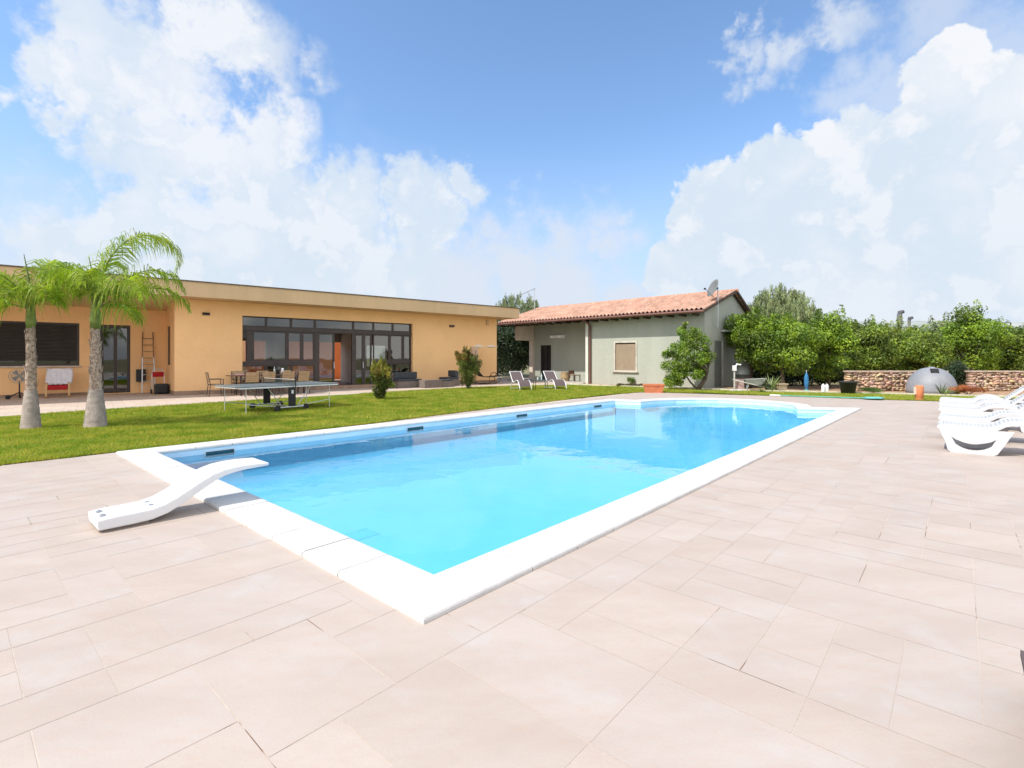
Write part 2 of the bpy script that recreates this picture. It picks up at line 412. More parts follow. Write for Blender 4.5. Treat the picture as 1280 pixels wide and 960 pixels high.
# grout sheet under the tiles
deckP = [(-16, -8), (26, -8), (26, 17.0), G(1185, 501.4), G(800, 490), G(640, 507), G(0, 581), G(-420, 631)]
grout = mat('tile_grout', (.56, .475, .40), .95, .02, 1.6, col2=(.47, .385, .315), bump=.2)
T = NT(grout.node_tree); _b = grout.node_tree.nodes['Principled BSDF']; _l = _b.inputs['Base Color'].links[0].from_socket
_g = T.n('ShaderNodeNewGeometry').outputs['Position']
grout.node_tree.links.new(T.mix(T.smooth(T.noise(1.35, 4, .6, _g), .565, .63), _l, (.20, .115, .07)), _b.inputs['Base Color'])
poly_sheet('deck_bed', [deckP, mid[::-1]], -.0013, grout)
# tiles in the pool's own frame
mod = .2775; nx, ny = 118, 100; ox, oy = -9.0, -20.0
occ = np.zeros((nx, ny), bool); V = []; Q = []; Cc = []
shapes = [(2, 2), (2, 2), (2, 3), (2, 1), (2, 1), (1, 2), (1, 2), (1, 1)]
deck_in = [(p[0], p[1]) for p in deckP]
mid_a = mid
def addtile(u0, u1, v0, v1, col):
    k = len(V); 
    for (a, c) in ((u0, v0), (u1, v0), (u1, v1), (u0, v1)):
        P = C0+U*a+Vv*c; V.append((P.x, P.y, 0.0))
    Q.append((k, k+1, k+2, k+3)); Cc.extend([col]*4)
for i in range(nx):
    for j in range(ny):
        if occ[i, j]: continue
        opts = shapes[:]; random.shuffle(opts); opts.append((1, 1))
        for (a, c) in opts:
            if i+a <= nx and j+c <= ny and not occ[i:i+a, j:j+c].any(): break
        occ[i:i+a, j:j+c] = True
        u0, u1, v0, v1 = ox+i*mod, ox+(i+a)*mod, oy+j*mod, oy+(j+c)*mod
        gp = random.choice((.0012, .0016, .0022, .003)); u0 += gp; v0 += gp; u1 -= gp; v1 -= gp
        P = [C0+U*x+Vv*y for x, y in ((u0, v0), (u1, v0), (u1, v1), (u0, v1))]
        X = np.array([p.x for p in P]); Y = np.array([p.y for p in P])
        if not inside(deck_in, X, Y).any() or Y.max() < .5: continue
        h = random.gauss(0, 1); t = random.gauss(0, 1)
        col = (1+.014*h, 1+.014*h+.007*t, 1+.014*h+.014*t)
        ins = inside(mid_a, X, Y); dn = inside(deck_in, X, Y)
        near = ins.any() or not dn.all()
        if not near:
            # pool corner inside a tile
            for q in mid_a:
                d = Vector(q)-C0; uu, vvv = d.dot(U), d.dot(Vv)
                if u0 < uu < u1 and v0 < vvv < v1: near = True
        if not near: addtile(u0, u1, v0, v1, col)
        else:
            if ins.all(): continue
            k1 = 14
            for aa in range(k1):
                for bb in range(k1):
                    x0 = u0+(u1-u0)*aa/k1; x1 = u0+(u1-u0)*(aa+1)/k1; y0 = v0+(v1-v0)*bb/k1; y1 = v0+(v1-v0)*(bb+1)/k1
                    c = C0+U*((x0+x1)/2)+Vv*((y0+y1)/2)
                    if inside(mid_a, np.array([c.x]), np.array([c.y]))[0] or not inside(deck_in, np.array([c.x]), np.array([c.y]))[0]: continue
                    addtile(x0, x1, y0, y1, col)
tm = bpy.data.materials.new('deck_tile'); tm.use_nodes = True; T = NT(tm.node_tree); bs = tm.node_tree.nodes['Principled BSDF']
g = T.n('ShaderNodeNewGeometry').outputs['Position']
gm = T.n('ShaderNodeMapping', inp={0: g, 2: (0, 0, R(-48)), 3: (1, 2.6, 1)}).outputs[0]
base = T.mix(T.smooth(T.noise(1.1, 5, .6, gm), .3, .7), (.432, .357, .306), (.474, .402, .350))
base = T.mix(T.smooth(T.noise(9, 4, .65, gm), .45, .8, 0, .5), base, (.46, .345, .275))
base = T.mix(T.smooth(T.noise(2.6, 3, .6, g), .52, .75, 0, .55), base, (.47, .435, .405))
base = T.mix(1.0, base, T.n('ShaderNodeAttribute', attribute_name='tint').outputs['Color'], 'MULTIPLY')
sp = T.n('ShaderNodeTexVoronoi', feature='F1', inp={'Vector': g, 'Scale': 1.7}).outputs['Distance']
base = T.mix(T.smooth(sp, .018, .010, 0, .7), base, (.12, .07, .05))
tm.node_tree.links.new(base, bs.inputs['Base Color']); bs.inputs['Roughness'].default_value = .62; bs.inputs['Specular IOR Level'].default_value = .3
bn = T.n('ShaderNodeBump', inp={'Strength': .25, 'Distance': .004, 'Height': T.noise(60, 4, .6, g)}); tm.node_tree.links.new(bn.outputs[0], bs.inputs['Normal'])
tag(npmesh('deck_tiles', V, Q, tm, colors=np.array(Cc)), kind='structure')
# lawn sheet
gm_ = bpy.data.materials.new('lawn_turf'); gm_.use_nodes = True; T = NT(gm_.node_tree); bs = gm_.node_tree.nodes['Principled BSDF']
g = T.n('ShaderNodeNewGeometry').outputs['Position']
vp = T.n('ShaderNodeVectorMath', operation='DOT_PRODUCT', inp={0: g, 1: (Vv.x, Vv.y, 0)}).outputs['Value']
vd = T.math('SUBTRACT', vp, float(C0.dot(Vv))+6.9)
dry = T.math('ADD', T.smooth(vd, 2.6, .3, 0, .55), T.smooth(T.noise(.55, 5, .68, g), .42, .72, 0, .75), clamp=True)
c = T.mix(dry, (.14, .225, .018), (.38, .365, .07))
c = T.mix(T.smooth(T.noise(28, 4, .7, g), .35, .7, 0, .75), c, (.07, .12, .008))
c = T.mix(T.smooth(T.noise(3.5, 4, .7, g), .55, .78, 0, .6), c, (.40, .33, .09))
gm_.node_tree.links.new(c, bs.inputs['Base Color']); bs.inputs['Roughness'].default_value = .95; bs.inputs['Specular IOR Level'].default_value = .1
bn = T.n('ShaderNodeBump', inp={'Strength': 1.0, 'Distance': .03, 'Height': T.noise(55, 4, .7, g)}); gm_.node_tree.links.new(bn.outputs[0], bs.inputs['Normal'])
poly_sheet('lawn', [lawnP], .012, gm_)
# grass blades
def grass(poly, spots, name):
    VV = []; CCc = []
    for (x0, x1, y0, y1, N, s) in spots:
        X = RNG.uniform(x0, x1, N); Y = RNG.uniform(y0, y1, N); k = inside(poly, X, Y); X = X[k]; Y = Y[k]; m = len(X)
        a = RNG.uniform(0, 2*PI, m); hh = RNG.uniform(.02, .045, m)*s; ww = RNG.uniform(.003, .006, m)*s
        lean = RNG.normal(0, .02, (m, 2))*s
        dx = np.cos(a)*ww; dy = np.sin(a)*ww
        tri = np.zeros((m, 3, 3), np.float32)
        tri[:, 0] = np.stack([X-dx, Y-dy, np.full(m, .010)], 1); tri[:, 1] = np.stack([X+dx, Y+dy, np.full(m, .010)], 1)
        tri[:, 2] = np.stack([X+lean[:, 0], Y+lean[:, 1], .012+hh], 1)
        VV.append(tri.reshape(-1, 3)); v = RNG.uniform(.65, 1.25, (m, 1)); y = (RNG.random((m, 1)) < .12)
        cc = np.where(y, np.array([[1.7, 1.15, 1.6]]), np.array([[1, 1, 1]]))*v
        CCc.append(np.repeat(cc, 3, 0))
    VV = np.concatenate(VV); CCc = np.concatenate(CCc)
    return tag(npmesh(name, VV, np.arange(len(VV)).reshape(-1, 3), grass_blade, colors=CCc), 'short yellow green grass blades of the lawn', 'grass', kind='stuff')
grass(offset(lawnP, .02), [(-14, -4, 5.5, 12, 190000, 1.0), (-12, 0, 9, 18, 150000, 1.3), (-6, 8, 13, 25, 130000, 1.6), (4, 22, 13, 22, 60000, 1.4)], 'grass')
# turf edge along the pool deck: tufts spilling over
VV = []; CCc = []
for seg in range(0, len(lawn)-2):
    p, q = np.array(lawn[seg]), np.array(lawn[seg+1]); L = np.linalg.norm(q-p); m = int(L*650); t = RNG.random(m)[:, None]
    P = p+(q-p)*t; nrm = np.array([(q-p)[1], -(q-p)[0]])/L
    P = P-nrm*(RNG.uniform(-.012, .05, m)+.012*np.sin(P[:, 0]*9)+.01*np.sin(P[:, 1]*23))[:, None]
    hh = RNG.uniform(.015, .055, m); w = RNG.uniform(.003, .007, m); a = RNG.uniform(0, PI, m)
    tri = np.zeros((m, 3, 3), np.float32); tri[:, 0, :2] = P-np.stack([np.cos(a)*w, np.sin(a)*w], 1); tri[:, 1, :2] = P+np.stack([np.cos(a)*w, np.sin(a)*w], 1)
    tri[:, 0, 2] = tri[:, 1, 2] = .001; tri[:, 2, :2] = P+nrm*RNG.uniform(-.01, .035, m)[:, None]; tri[:, 2, 2] = hh
    VV.append(tri.reshape(-1, 3)); CCc.append(np.repeat(RNG.uniform(.6, 1.2, (m, 1))*np.array([[1, .95, .9]]), 3, 0))
VV = np.concatenate(VV)
tag(npmesh('grass', VV, np.arange(len(VV)).reshape(-1, 3), grass_blade, colors=np.concatenate(CCc)), 'ragged grass edge spilling onto the pale pool tiles', 'grass', kind='stuff')
# terrace paving in front of the villa
pv = bpy.data.materials.new('terrace_stone'); pv.use_nodes = True; T = NT(pv.node_tree); bs = pv.node_tree.nodes['Principled BSDF']
g = T.n('ShaderNodeNewGeometry').outputs['Position']; gm2 = T.n('ShaderNodeMapping', inp={0: g, 2: (0, 0, R(-40))}).outputs[0]
br = T.n('ShaderNodeTexBrick', inp={'Vector': gm2, 'Color1': (.56, .46, .38, 1), 'Color2': (.50, .41, .34, 1), 'Mortar': (.36, .27, .2, 1), 'Scale': 1.0, 'Mortar Size': .008, 'Brick Width': .55, 'Row Height': .4}).outputs[0]
br = T.mix(T.smooth(T.noise(1.5, 4, .6, g), .4, .75, 0, .4), br, (.40, .30, .22))
pv.node_tree.links.new(br, bs.inputs['Base Color']); bs.inputs['Roughness'].default_value = .8
terrP = lawn_back[7:][::-1]+[G(713, 481), G(716, 476), (8, 40), (-30, 40), (-40, 12)]
terrP = [G(-420, 549), G(-150, 531), G(0, 521), G(160, 510.6), G(400, 495.2), G(540, 487.2), G(640, 481.9), G(713, 481), G(725, 478.5), (4, 38), (-30, 38), (-36, 12)]
poly_sheet('terrace', [terrP], .004, pv)
# ground sheet reaching the horizon, with the pool cut out
gr = mat('ground_soil', (.19, .16, .08), .95, .3, .6, col2=(.09, .10, .04), bump=.4, bscale=8)
poly_sheet('ground', [[(-3000, -300), (3000, -300), (3000, 4000), (-3000, 4000)], mid[::-1]], -.02, gr)
# garden bed between kerb and stone wall
bedP = [G(713, 480.7), G(750, 482.3), G(800, 484.2), G(860, 486.0), G(960, 489.4), G(1100, 492.4), G(1174, 494.6), G(1500, 502), (34, 16), (34, 27), (13, 27), (4, 31)]
poly_sheet('garden_bed', [bedP], .006, soil_m)
b = MB(); kp = [G(713, 480.9), G(750, 482.5), G(800, 484.4), G(860, 486.2), G(960, 489.6), G(1100, 492.6), G(1174, 494.8), G(1500, 502.2)]
ko = [(p[0], p[1]+.10) for p in kp]
for i in range(len(kp)-1):
    p, q, po, qo = kp[i], kp[i+1], ko[i], ko[i+1]
    b.add([(*p, 0), (*q, 0), (*qo, 0), (*po, 0), (*p, .07), (*q, .07), (*qo, .07), (*po, .07)], [(0, 1, 5, 4), (4, 5, 6, 7), (3, 7, 6, 2), (0, 4, 7, 3), (1, 2, 6, 5)])
tag(b.build('kerb', mat('kerb_stone', (.60, .56, .42), .9, .12, 5)), kind='structure')
#PARTS
# ================================================================== VILLA
AV = (-12.8, 19.1); RV = math.atan2(.643, .766)
def VW(x, y, z=0.0):   # villa frame (x along the front, y into the building) -> world
    return (AV[0]+.766*x-.643*y, AV[1]+.643*x+.766*y, z)
villa = empty('villa', (*AV, 0), RV, 'long flat roofed ochre villa with dark bronze glazing behind the lawn', 'house')
def wall(b, x0, x1, z0, z1, y, th, ops=()):
    xs = sorted({x0, x1, *[o[0] for o in ops], *[o[1] for o in ops]}); zs = sorted({z0, z1, *[o[2] for o in ops], *[o[3] for o in ops]})
    def solid(i, j):
        if i < 0 or j < 0 or i >= len(xs)-1 or j >= len(zs)-1: return False
        cx, cz = (xs[i]+xs[i+1])/2, (zs[j]+zs[j+1])/2
        return not any(o[0] < cx < o[1] and o[2] < cz < o[3] for o in ops)
    for i in range(len(xs)-1):
        for j in range(len(zs)-1):
            if not solid(i, j): continue
            a, c, e, f = xs[i], xs[i+1], zs[j], zs[j+1]
            b.add([(a, y, e), (c, y, e), (c, y, f), (a, y, f)], [(0, 1, 2, 3)]); b.add([(a, y+th, e), (c, y+th, e), (c, y+th, f), (a, y+th, f)], [(3, 2, 1, 0)])
            if not solid(i-1, j): b.add([(a, y, e), (a, y+th, e), (a, y+th, f), (a, y, f)], [(3, 2, 1, 0)])
            if not solid(i+1, j): b.add([(c, y, e), (c, y+th, e), (c, y+th, f), (c, y, f)], [(0, 1, 2, 3)])
            if not solid(i, j-1): b.add([(a, y, e), (c, y, e), (c, y+th, e), (a, y+th, e)], [(3, 2, 1, 0)])
            if not solid(i, j+1): b.add([(a, y, f), (c, y, f), (c, y+th, f), (a, y+th, f)], [(0, 1, 2, 3)])
    return b
GX0, GX1, GZ = 2.32, 10.12, 3.17
wall(MB(), 0, 15.56, 0, 3.7, 0, .3, [(GX0, GX1, .02, GZ)]).build('front_wall', villa_paint, villa)
wall(MB(), -12, -.0, 0, 3.7, 2.87, .3, [(-6.1, -2.77, 1.14, 2.78), (-2.15, -1.19, .03, 2.76)]).build('recess_wall', villa_paint, villa)
# return wall with the slim window
b = MB(); rw = wall(MB(), .3, 2.87, 0, 3.7, 0, .3, [(1.35, 2.15, 1.15, 2.72)])
vs = [(p[1]+0.0, p[0], p[2]) for p in rw.v]; b.add(vs, rw.f); b.build('return_wall', villa_paint, villa)
MB().box(15.26, 15.56, .3, 7.0, 0, 3.7).build('side_wall', villa_paint, villa); MB().box(-12, -11.7, 3.17, 7.0, 0, 3.7).build('side_wall', villa_paint, villa)
b = MB(); b.box(-.02, 15.58, -.02, -.001, 0, .17); b.box(15.561, 15.58, 0, 7, 0, .17); b.box(-.02, -.001, 0, 2.87, 0, .17); b.box(-12, -2.15, 2.85, 2.869, 0, .10)
b.build('plinth', mat('plinth_tile', (.33, .22, .15), .8, .15, 4), villa)
# room behind the glazing, open to a courtyard
b = MB(); b.box(.3, 15.26, .3, 7.0, .0, .02); b.build('room_floor', room_floor, villa)
wall(MB(), .3, 15.26, .02, 3.7, 6.7, .3, [(2.6, 4.9, .4, 2.35), (5.4, 9.3, .1, 2.35), (10.2, 12, .9, 2.2)]).build('back_wall', room_wall, villa)
b = MB(); b.box(5.25, 5.33, 4.2, 6.7, .02, 3.6); b.box(9.0, 9.08, 3.2, 6.7, .02, 3.6); b.build('partition', room_wall, villa)
b = MB(); b.box(.5, 4.6, 10.2, 10.4, 0, 3.0); b.build('courtyard_wall', villa_paint, villa)
b = MB(); b.box(4.65, 12, 10.2, 10.4, 0, 3.0); b.build('courtyard_wall', orange_wall, villa)
# roof
b = MB(); b.box(-12.5, 16.41, -1, 7.4, 3.705, 4.26); b.build('roof_slab', villa_trim, villa)
b = MB(); b.box(-12.54, 16.45, -1.04, 7.44, 4.262, 4.30); b.build('roof_edge_strip', mat('roof_strip', (.12, .09, .07), .5), villa)
b = MB(); b.prism([(-.75, 3.70), (2.869, 3.70), (2.869, 3.42)], -12.3, -.001, 'x'); b.build('sloping_soffit', villa_trim, villa)
# glazing
glass = bpy.data.materials.new('window_glass'); glass.use_nodes = True; T = NT(glass.node_tree); nt = glass.node_tree; nt.nodes.remove(nt.nodes['Principled BSDF'])
fr = T.n('ShaderNodeFresnel', inp={'IOR': 1.7})
bnn = T.n('ShaderNodeBump', inp={'Strength': .05, 'Distance': .02, 'Height': T.noise(1.2, 2, .5, T.n('ShaderNodeNewGeometry').outputs['Position'])})
ms = T.n('ShaderNodeMixShader', inp={0: T.math('MULTIPLY_ADD', fr.outputs[0], 1.0, .03), 1: T.n('ShaderNodeBsdfTransparent', inp={0: (.55, .57, .55, 1)}).outputs[0], 2: T.n('ShaderNodeBsdfGlossy', inp={'Color': (.9, .9, .9, 1), 'Roughness': .02, 'Normal': bnn.outputs[0]}).outputs[0]})
nt.links.new(ms.outputs[0], nt.nodes['Material Output'].inputs[0])
FY = .16
xt = [GX0, 3.26, 4.27, 5.30, 7.07, 8.08, 9.10, GX1]
def frame_rect(b, x0, x1, z0, z1, w, y0, y1):
    b.box(x0, x0+w, y0, y1, z0, z1); b.box(x1-w, x1, y0, y1, z0, z1); b.box(x0+w, x1-w, y0, y1, z1-w, z1); b.box(x0+w, x1-w, y0, y1, z0, z0+w)
for i in range(7):
    b = MB(); frame_rect(b, xt[i]+.003, xt[i+1]-.003, 2.74, GZ-.003, .045, FY, FY+.06); fo = b.build('transom_window', dark_frame, villa)
    b = MB(); b.box(xt[i]+.05, xt[i+1]-.05, FY+.03, FY+.036, 2.785, GZ-.05); b.build('pane', glass, fo)
b = MB(); b.box(GX0, GX1, FY-.05, FY+.10, 2.58, 2.737); b.build('lintel_beam', dark_frame, villa)
def window(x0, x1, z0, z1, w=.07, y=FY, name='window', sub='frame'):
    b = MB(); frame_rect(b, x0, x1, z0, z1, w, y, y+.07); fo = b.build(name, dark_frame, villa)
    b = MB(); b.box(x0+w, x1-w, y+.03, y+.036, z0+w, z1-w); b.build('pane', glass, fo); return fo
# left bank: windows above a rail, low panels below
b = MB(); b.box(GX0, 5.28, FY-.03, FY+.08, 1.13, 1.29); b.build('window_rail', dark_frame, villa)
b = MB(); b.box(GX0, 2.52, FY+.01, FY+.05, 2.25, 2.577); b.box(2.50, 2.72, FY-.02, FY+.08, 1.292, 2.577); b.build('blind_box', dark_frame, villa)
for (x0, x1) in ((2.725, 4.10), (4.105, 4.72), (4.725, 5.28)): window(x0, x1, 1.293, 2.577)
for (x0, x1) in ((GX0+.003, 3.25), (3.26, 4.27), (4.28, 5.28)): window(x0, x1, .025, 1.127, .05)
# middle: open doorway and double doors
for x_ in (5.285, 7.0): MB().box(x_, x_+.118, FY-.02, FY+.09, .021, 2.578).build('door_post', dark_frame, villa)
for (x0, x1) in ((5.405, 6.18), (7.125, 7.58), (7.585, 8.0)):
    d = window(x0, x1, .03, 2.576, .08, name='glass_door')
    b = MB(); b.box(x1-.06, x1-.03, FY-.06, FY-.03, .95, 1.25); b.build('handle', steel, d)
b = MB(); b.box(8.06, GX1, FY-.03, FY+.08, 1.16, 1.30); b.build('window_rail', dark_frame, villa)
for (x0, x1) in ((8.06, 8.93), (8.94, 9.66), (9.67, GX1-.003)): window(x0, x1, 1.303, 2.577, .06)
for (x0, x1) in ((8.06, 9.05), (9.06, GX1-.003)): window(x0, x1, .025, 1.157, .05)
# recess: roller shutter window
b = MB(); frame_rect(b, -6.1, -2.77, 1.14, 2.78, .07, 2.93, 3.0); wf = b.build('shutter_window', dark_frame, villa)
b = MB()
for k in range(27): z = 1.33+k*.051; b.prism([(2.955, z), (2.940, z+.012), (2.940, z+.038), (2.955, z+.05)], -6.03, -2.84, 'x')
b.build('roller_shutter', shutter_dark, wf)
b = MB(); b.box(-6.03, -2.84, 2.97, 2.976, 1.21, 1.33); b.build('pane', glass, wf)
b = MB(); b.box(-6.2, -2.70, 2.78, 2.95, 1.09, 1.138); b.build('sill', mat('sill_stone', (.62, .56, .47), .7), wf)
b = MB(); b.box(-2.15, -1.19, 2.94, 3.03, 2.70, 2.76); b.box(-2.15, -2.10, 2.94, 3.03, .03, 2.70); b.box(-1.24, -1.19, 2.94, 3.03, .03, 2.70); pf = b.build('patio_door', dark_frame, villa)
for (x0, x1) in ((-2.098, -1.672), (-1.668, -1.242)):
    b = MB(); frame_rect(b, x0, x1, .05, 2.69, .055, 2.955, 3.01); l = b.build('door_leaf', dark_frame, pf)
b = MB(); b.box(-2.04, -1.72, 2.98, 2.985, .1, 2.64); b.box(-1.62, -1.30, 2.98, 2.985, .1, 2.64); b.build('pane', glass, pf)
b = MB(); b.box(-12, -.3, 3.25, 6.9, 0, .01); b.build('room_floor', room_floor, villa)
b = MB(); b.box(-12, -.01, 6.9, 7.0, 0, 3.7); b.build('back_wall', room_wall, villa)
b = MB(); b.box(.006, .05, 1.352, 2.148, 1.152, 2.718); b.build('slim_window', dark_frame, villa)
for (x, z, w) in ((1.03, 3.17, .12), (12.45, 3.15, .14)):
    p = VW(x, -.001, z)
    t = empty('wall_light', p, RV, 'small dark wall light under the eave left of the glazing' if x < 5 else 'small dark wall light under the eave right of the glazing', 'lamp', 'wall lights on the villa front')
    b = MB(); b.prism([(-.05, -.05), (0, -.07), (0, .05), (-.10, .04), (-.12, -.01)], -w, w, 'x'); b.build('housing', black_m, t)
    b = MB(); b.box(-w+.02, w-.02, -.095, -.02, -.062, -.052); b.build('diffuser', cream_paint, t)
p = VW(14.85, -.001, 3.42); b = MB(); b.box(-.07, .07, -.09, 0, -.13, .13); b.box(-.09, .09, -.10, 0, .13, .15)
o = b.build('junction_box', villa_trim); o.location = p; o.rotation_euler = (0, 0, RV); tag(o, 'small tan box fixed to the villa wall near its right corner', 'wall box')
# ================================================================== GREEN HOUSE
AH = (8.95, 23.4); RH = math.atan2(.701, -.713)
# local x runs from the right front corner along the facade to the left, local y into the building is -y (mirrored): use explicit matrix
WD = Vector((-.713, .701, 0)); UD = Vector((.701, .713, 0))
MH = Matrix(((WD.x, UD.x, 0, AH[0]), (WD.y, UD.y, 0, AH[1]), (0, 0, 1, 0), (0, 0, 0, 1)))
gh = empty('farmhouse', (*AH, 0), 0, 'low sage green outbuilding with a terracotta tiled roof', 'house')
def HB(b, name, m, parent=gh, smooth=False):
    base = Matrix.Translation((-AH[0], -AH[1], 0)) @ MH
    b.v = [tuple(base @ Vector(p)) for p in b.v]
    return b.build(name, m, parent, smooth)
def HW(x, y, z=0): return tuple(MH @ Vector((x, y, z)))
ZE, ZR, YR, YB = 3.72, 4.80, 3.26, 5.0
ZBk = 3.98
b = wall(MB(), 0, 6.5, 0, 3.66, 0, .3, [(3.6, 4.85, .78, 2.24)]); HB(b, 'front_wall', sage)
b = wall(MB(), 6.2, 12.3, 0, 3.6, 1.55, .3, [(10.6, 11.5, .03, 2.25)]); b.box(6.2, 6.499, .3, 1.55, 0, 3.6); HB(b, 'porch_wall', sage)
# gable wall facing right (at x=0), with doorway
b = MB(); g_ = wall(MB(), .3, 5.0, 0, 3.6, 0, .3, [(1.1, 2.0, .02, 2.27)])
b.add([(p[1]+.0, p[0], p[2]) for p in g_.v], g_.f)
b.prism([(.001, 3.6), (YB, 3.6), (YB, ZBk-.02), (YR, ZR-.04), (.001, 3.66)], .0, .3, 'x'); HB(b, 'gable_wall', sage)
b = MB(); b.box(.3, 12.3, 4.7, 5.0, 0, 3.9); HB(b, 'rear_wall', sage)
b = MB(); b.prism([(0.02, 2.55), (1.5, 2.55), (1.5, 3.66), (.02, 3.6)], 12.0, 12.299, 'x'); b.box(12.0, 12.299, 1.35, 1.55, 0, 2.55); HB(b, 'porch_end_wall', cream_paint)
# window
b = MB(); frame_rect(b, 3.53, 4.92, .71, 2.31, .08, -.03, .06); wf = HB(b, 'window', mat('window_surround', (.55, .50, .42), .8))
b = MB()
for k in range(28):
    z = .80+k*.0515; b.prism([(.05, z), (.035, z+.012), (.035, z+.038), (.05, z+.05)], 3.6, 4.85, 'x')
HB(b, 'roller_shutter', shutter_beige, wf)
b = MB(); b.box(3.45, 5.0, -.10, -.031, .68, .73); HB(b, 'sill', mat('window_surround', (.55, .50, .42), .8), wf)
b = MB(); b.box(3.6, 4.85, .02, .034, 2.17, 2.235); HB(b, 'shutter_box', dark_frame, wf)
# porch door
b = MB(); frame_rect(b, 10.6, 11.5, .03, 2.25, .06, 1.6, 1.68); b.box(11.03, 11.08, 1.6, 1.68, .09, 2.19); dd = HB(b, 'porch_door', dark_frame)
b = MB(); b.box(10.66, 11.44, 1.66, 1.67, .09, 2.19); HB(b, 'pane', black_m, dd)
b = MB(); b.box(.02, .10, 1.1, 2.0, .02, 2.27); HB(b, 'side_door', mat('side_door_panel', (.17, .18, .16), .8, .1, 3)); 
b = MB(); b.box(-.035, .0, 2.0, 2.14, 0, 2.3); HB(b, 'door_jamb', concrete)
b = MB(); b.box(-.45, .0, 1.85, 2.95, 2.72, 2.80); HB(b, 'door_canopy', concrete)
# roof: corrugated clay tiles
def tiled(x0, x1, ya, za, yb, zb, name):
    pitch = .225; sub = 8; ncol = int((x1-x0)/pitch*sub); L = math.hypot(yb-ya, zb-za); courses = int(L/.36); rows = []
    for c in range(courses):
        rows += [(c/courses, .022), ((c+.999)/courses, 0.0)]
    xs = np.linspace(x0, x1, ncol+1); nz = (-(zb-za)/L, (yb-ya)/L)
    V = []; tint = []
    colr = RNG.uniform(.80, 1.12, (courses, ncol//sub+3)); hue = RNG.normal(0, .03, (courses, ncol//sub+3))
    for ri, (t, lift) in enumerate(rows):
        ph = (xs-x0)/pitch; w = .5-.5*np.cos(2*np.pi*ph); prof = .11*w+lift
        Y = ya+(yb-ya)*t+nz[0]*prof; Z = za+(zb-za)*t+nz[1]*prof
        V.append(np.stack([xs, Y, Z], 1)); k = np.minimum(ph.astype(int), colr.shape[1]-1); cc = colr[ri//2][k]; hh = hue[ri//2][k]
        valley_shade = np.where(w < .22, .50, 1.0); cc = cc*valley_shade; tint.append(np.stack([cc, cc*(1+hh), cc*(1+1.6*hh)], 1))  # shade painted into the tile valleys so the rows stand out
    V = np.concatenate(V); tint = np.concatenate(tint)
    base = Matrix.Translation((-AH[0], -AH[1], 0)) @ MH; A = np.array(base)[:3, :3]; tt = np.array(base)[:3, 3]
    V = V @ A.T+tt; n1 = ncol+1; nr = len(rows)
    i, j = np.meshgrid(np.arange(nr-1), np.arange(ncol), indexing='ij'); a = (i*n1+j).ravel()
    Q = np.stack([a, a+1, a+n1+1, a+n1], 1)
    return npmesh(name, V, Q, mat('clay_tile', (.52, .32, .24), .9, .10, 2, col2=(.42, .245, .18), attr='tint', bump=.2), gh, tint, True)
sl = (ZR-3.62)/(YR+.7)
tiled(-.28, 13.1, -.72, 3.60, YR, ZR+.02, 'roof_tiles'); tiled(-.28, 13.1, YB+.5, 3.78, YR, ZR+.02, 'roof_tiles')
b = MB(); b.prism([(-.70, 3.50), (-.70, 3.585), (YR, ZR), (YB+.45, 3.76), (YB+.45, 3.68), (YR, ZR-.085)], -.22, 13.05, 'x'); HB(b, 'roof_boards', wood_dark)
for x in (-.27, 13.06):
    b = MB(); b.prism([(-.72, 3.47), (YR, ZR-.05), (YB+.5, 3.64), (YB+.5, 3.79), (YR, ZR+.10), (-.72, 3.62)], x, x+.04, 'x')
    HB(b, 'verge_board', mat('verge_brown', (.09, .05, .035), .7))
b = MB(); b.tube([(x, YR, ZR+.055) for x in (-.3, 6, 13.12)], .085, 10); HB(b, 'ridge_tiles', mat('ridge_clay', (.52, .24, .14), .85, .15, 5), smooth=True)
b = MB(); b.tube([(-.3, -.79, 3.55), (6, -.79, 3.55), (13.15, -.79, 3.55)], .065, 10); HB(b, 'gutter', brown_metal)
b = MB()
for k in range(21): b.box(.25+k*.63, .35+k*.63, -.62, -.002, 3.40, 3.50)
HB(b, 'rafter_ends', wood_dark)
b = MB(); b.tube([(6.42, -.74, 3.50), (6.42, -.30, 3.36), (6.42, -.08, 3.2), (6.42, -.07, .0)], .055, 10); HB(b, 'downpipe', brown_metal)
b = MB(); b.box(6.55, 6.72, -.10, .0, 0, 3.5); HB(b, 'corner_pilaster', mat('pilaster', (.62, .62, .56), .9, .04))
b = MB(); b.box(9.45, 10.6, 1.42, 1.548, 2.68, 2.84); HB(b, 'porch_light', mat('lamp_cover', (.9, .9, .88), .4))
b = MB(); b.box(6.7, 12.6, -.35, 1.55, .0, .06); HB(b, 'porch_step', concrete)
# satellite dish on its pole at the gable
p = HW(-.25, .9, 0); t = empty('satellite_dish', (p[0], p[1], 3.35), 0, 'grey satellite dish seen edge on above the gable eave', 'satellite dish')
b = MB(); b.tube([(0, 0, -.5), (0, 0, 1.45)], .025, 8); b.tube([(0, 0, -.4), (.12, .1, -.4)], .02); b.build('pole', steel, t)
b = MB(); prof = [(.001, 0), (.15, .012), (.3, .05), (.42, .11), (.44, .115), (.42, .125), (.3, .065), (.15, .027), (.001, .015)]; b.lathe(prof, 24)
d = b.build('reflector', mat('dish_grey', (.17, .18, .18), .7, .05), t, True); d.location = (-.17, -.05, 1.35); d.rotation_euler = Vector((-.90, -.10, .36)).to_track_quat('Z', 'Y').to_euler()
b = MB(); b.tube([(-.15, -.04, 1.3), (-.0, 0, 1.4)], .03); b.build('bracket', black_m, t)
b = MB(); b.tube([(-.2, -.03, .95), (-.6, -.02, 1.35)], .012); b.box(-.66, -.58, -.04, .03, 1.32, 1.4); b.build('feed_arm', black_m, t)
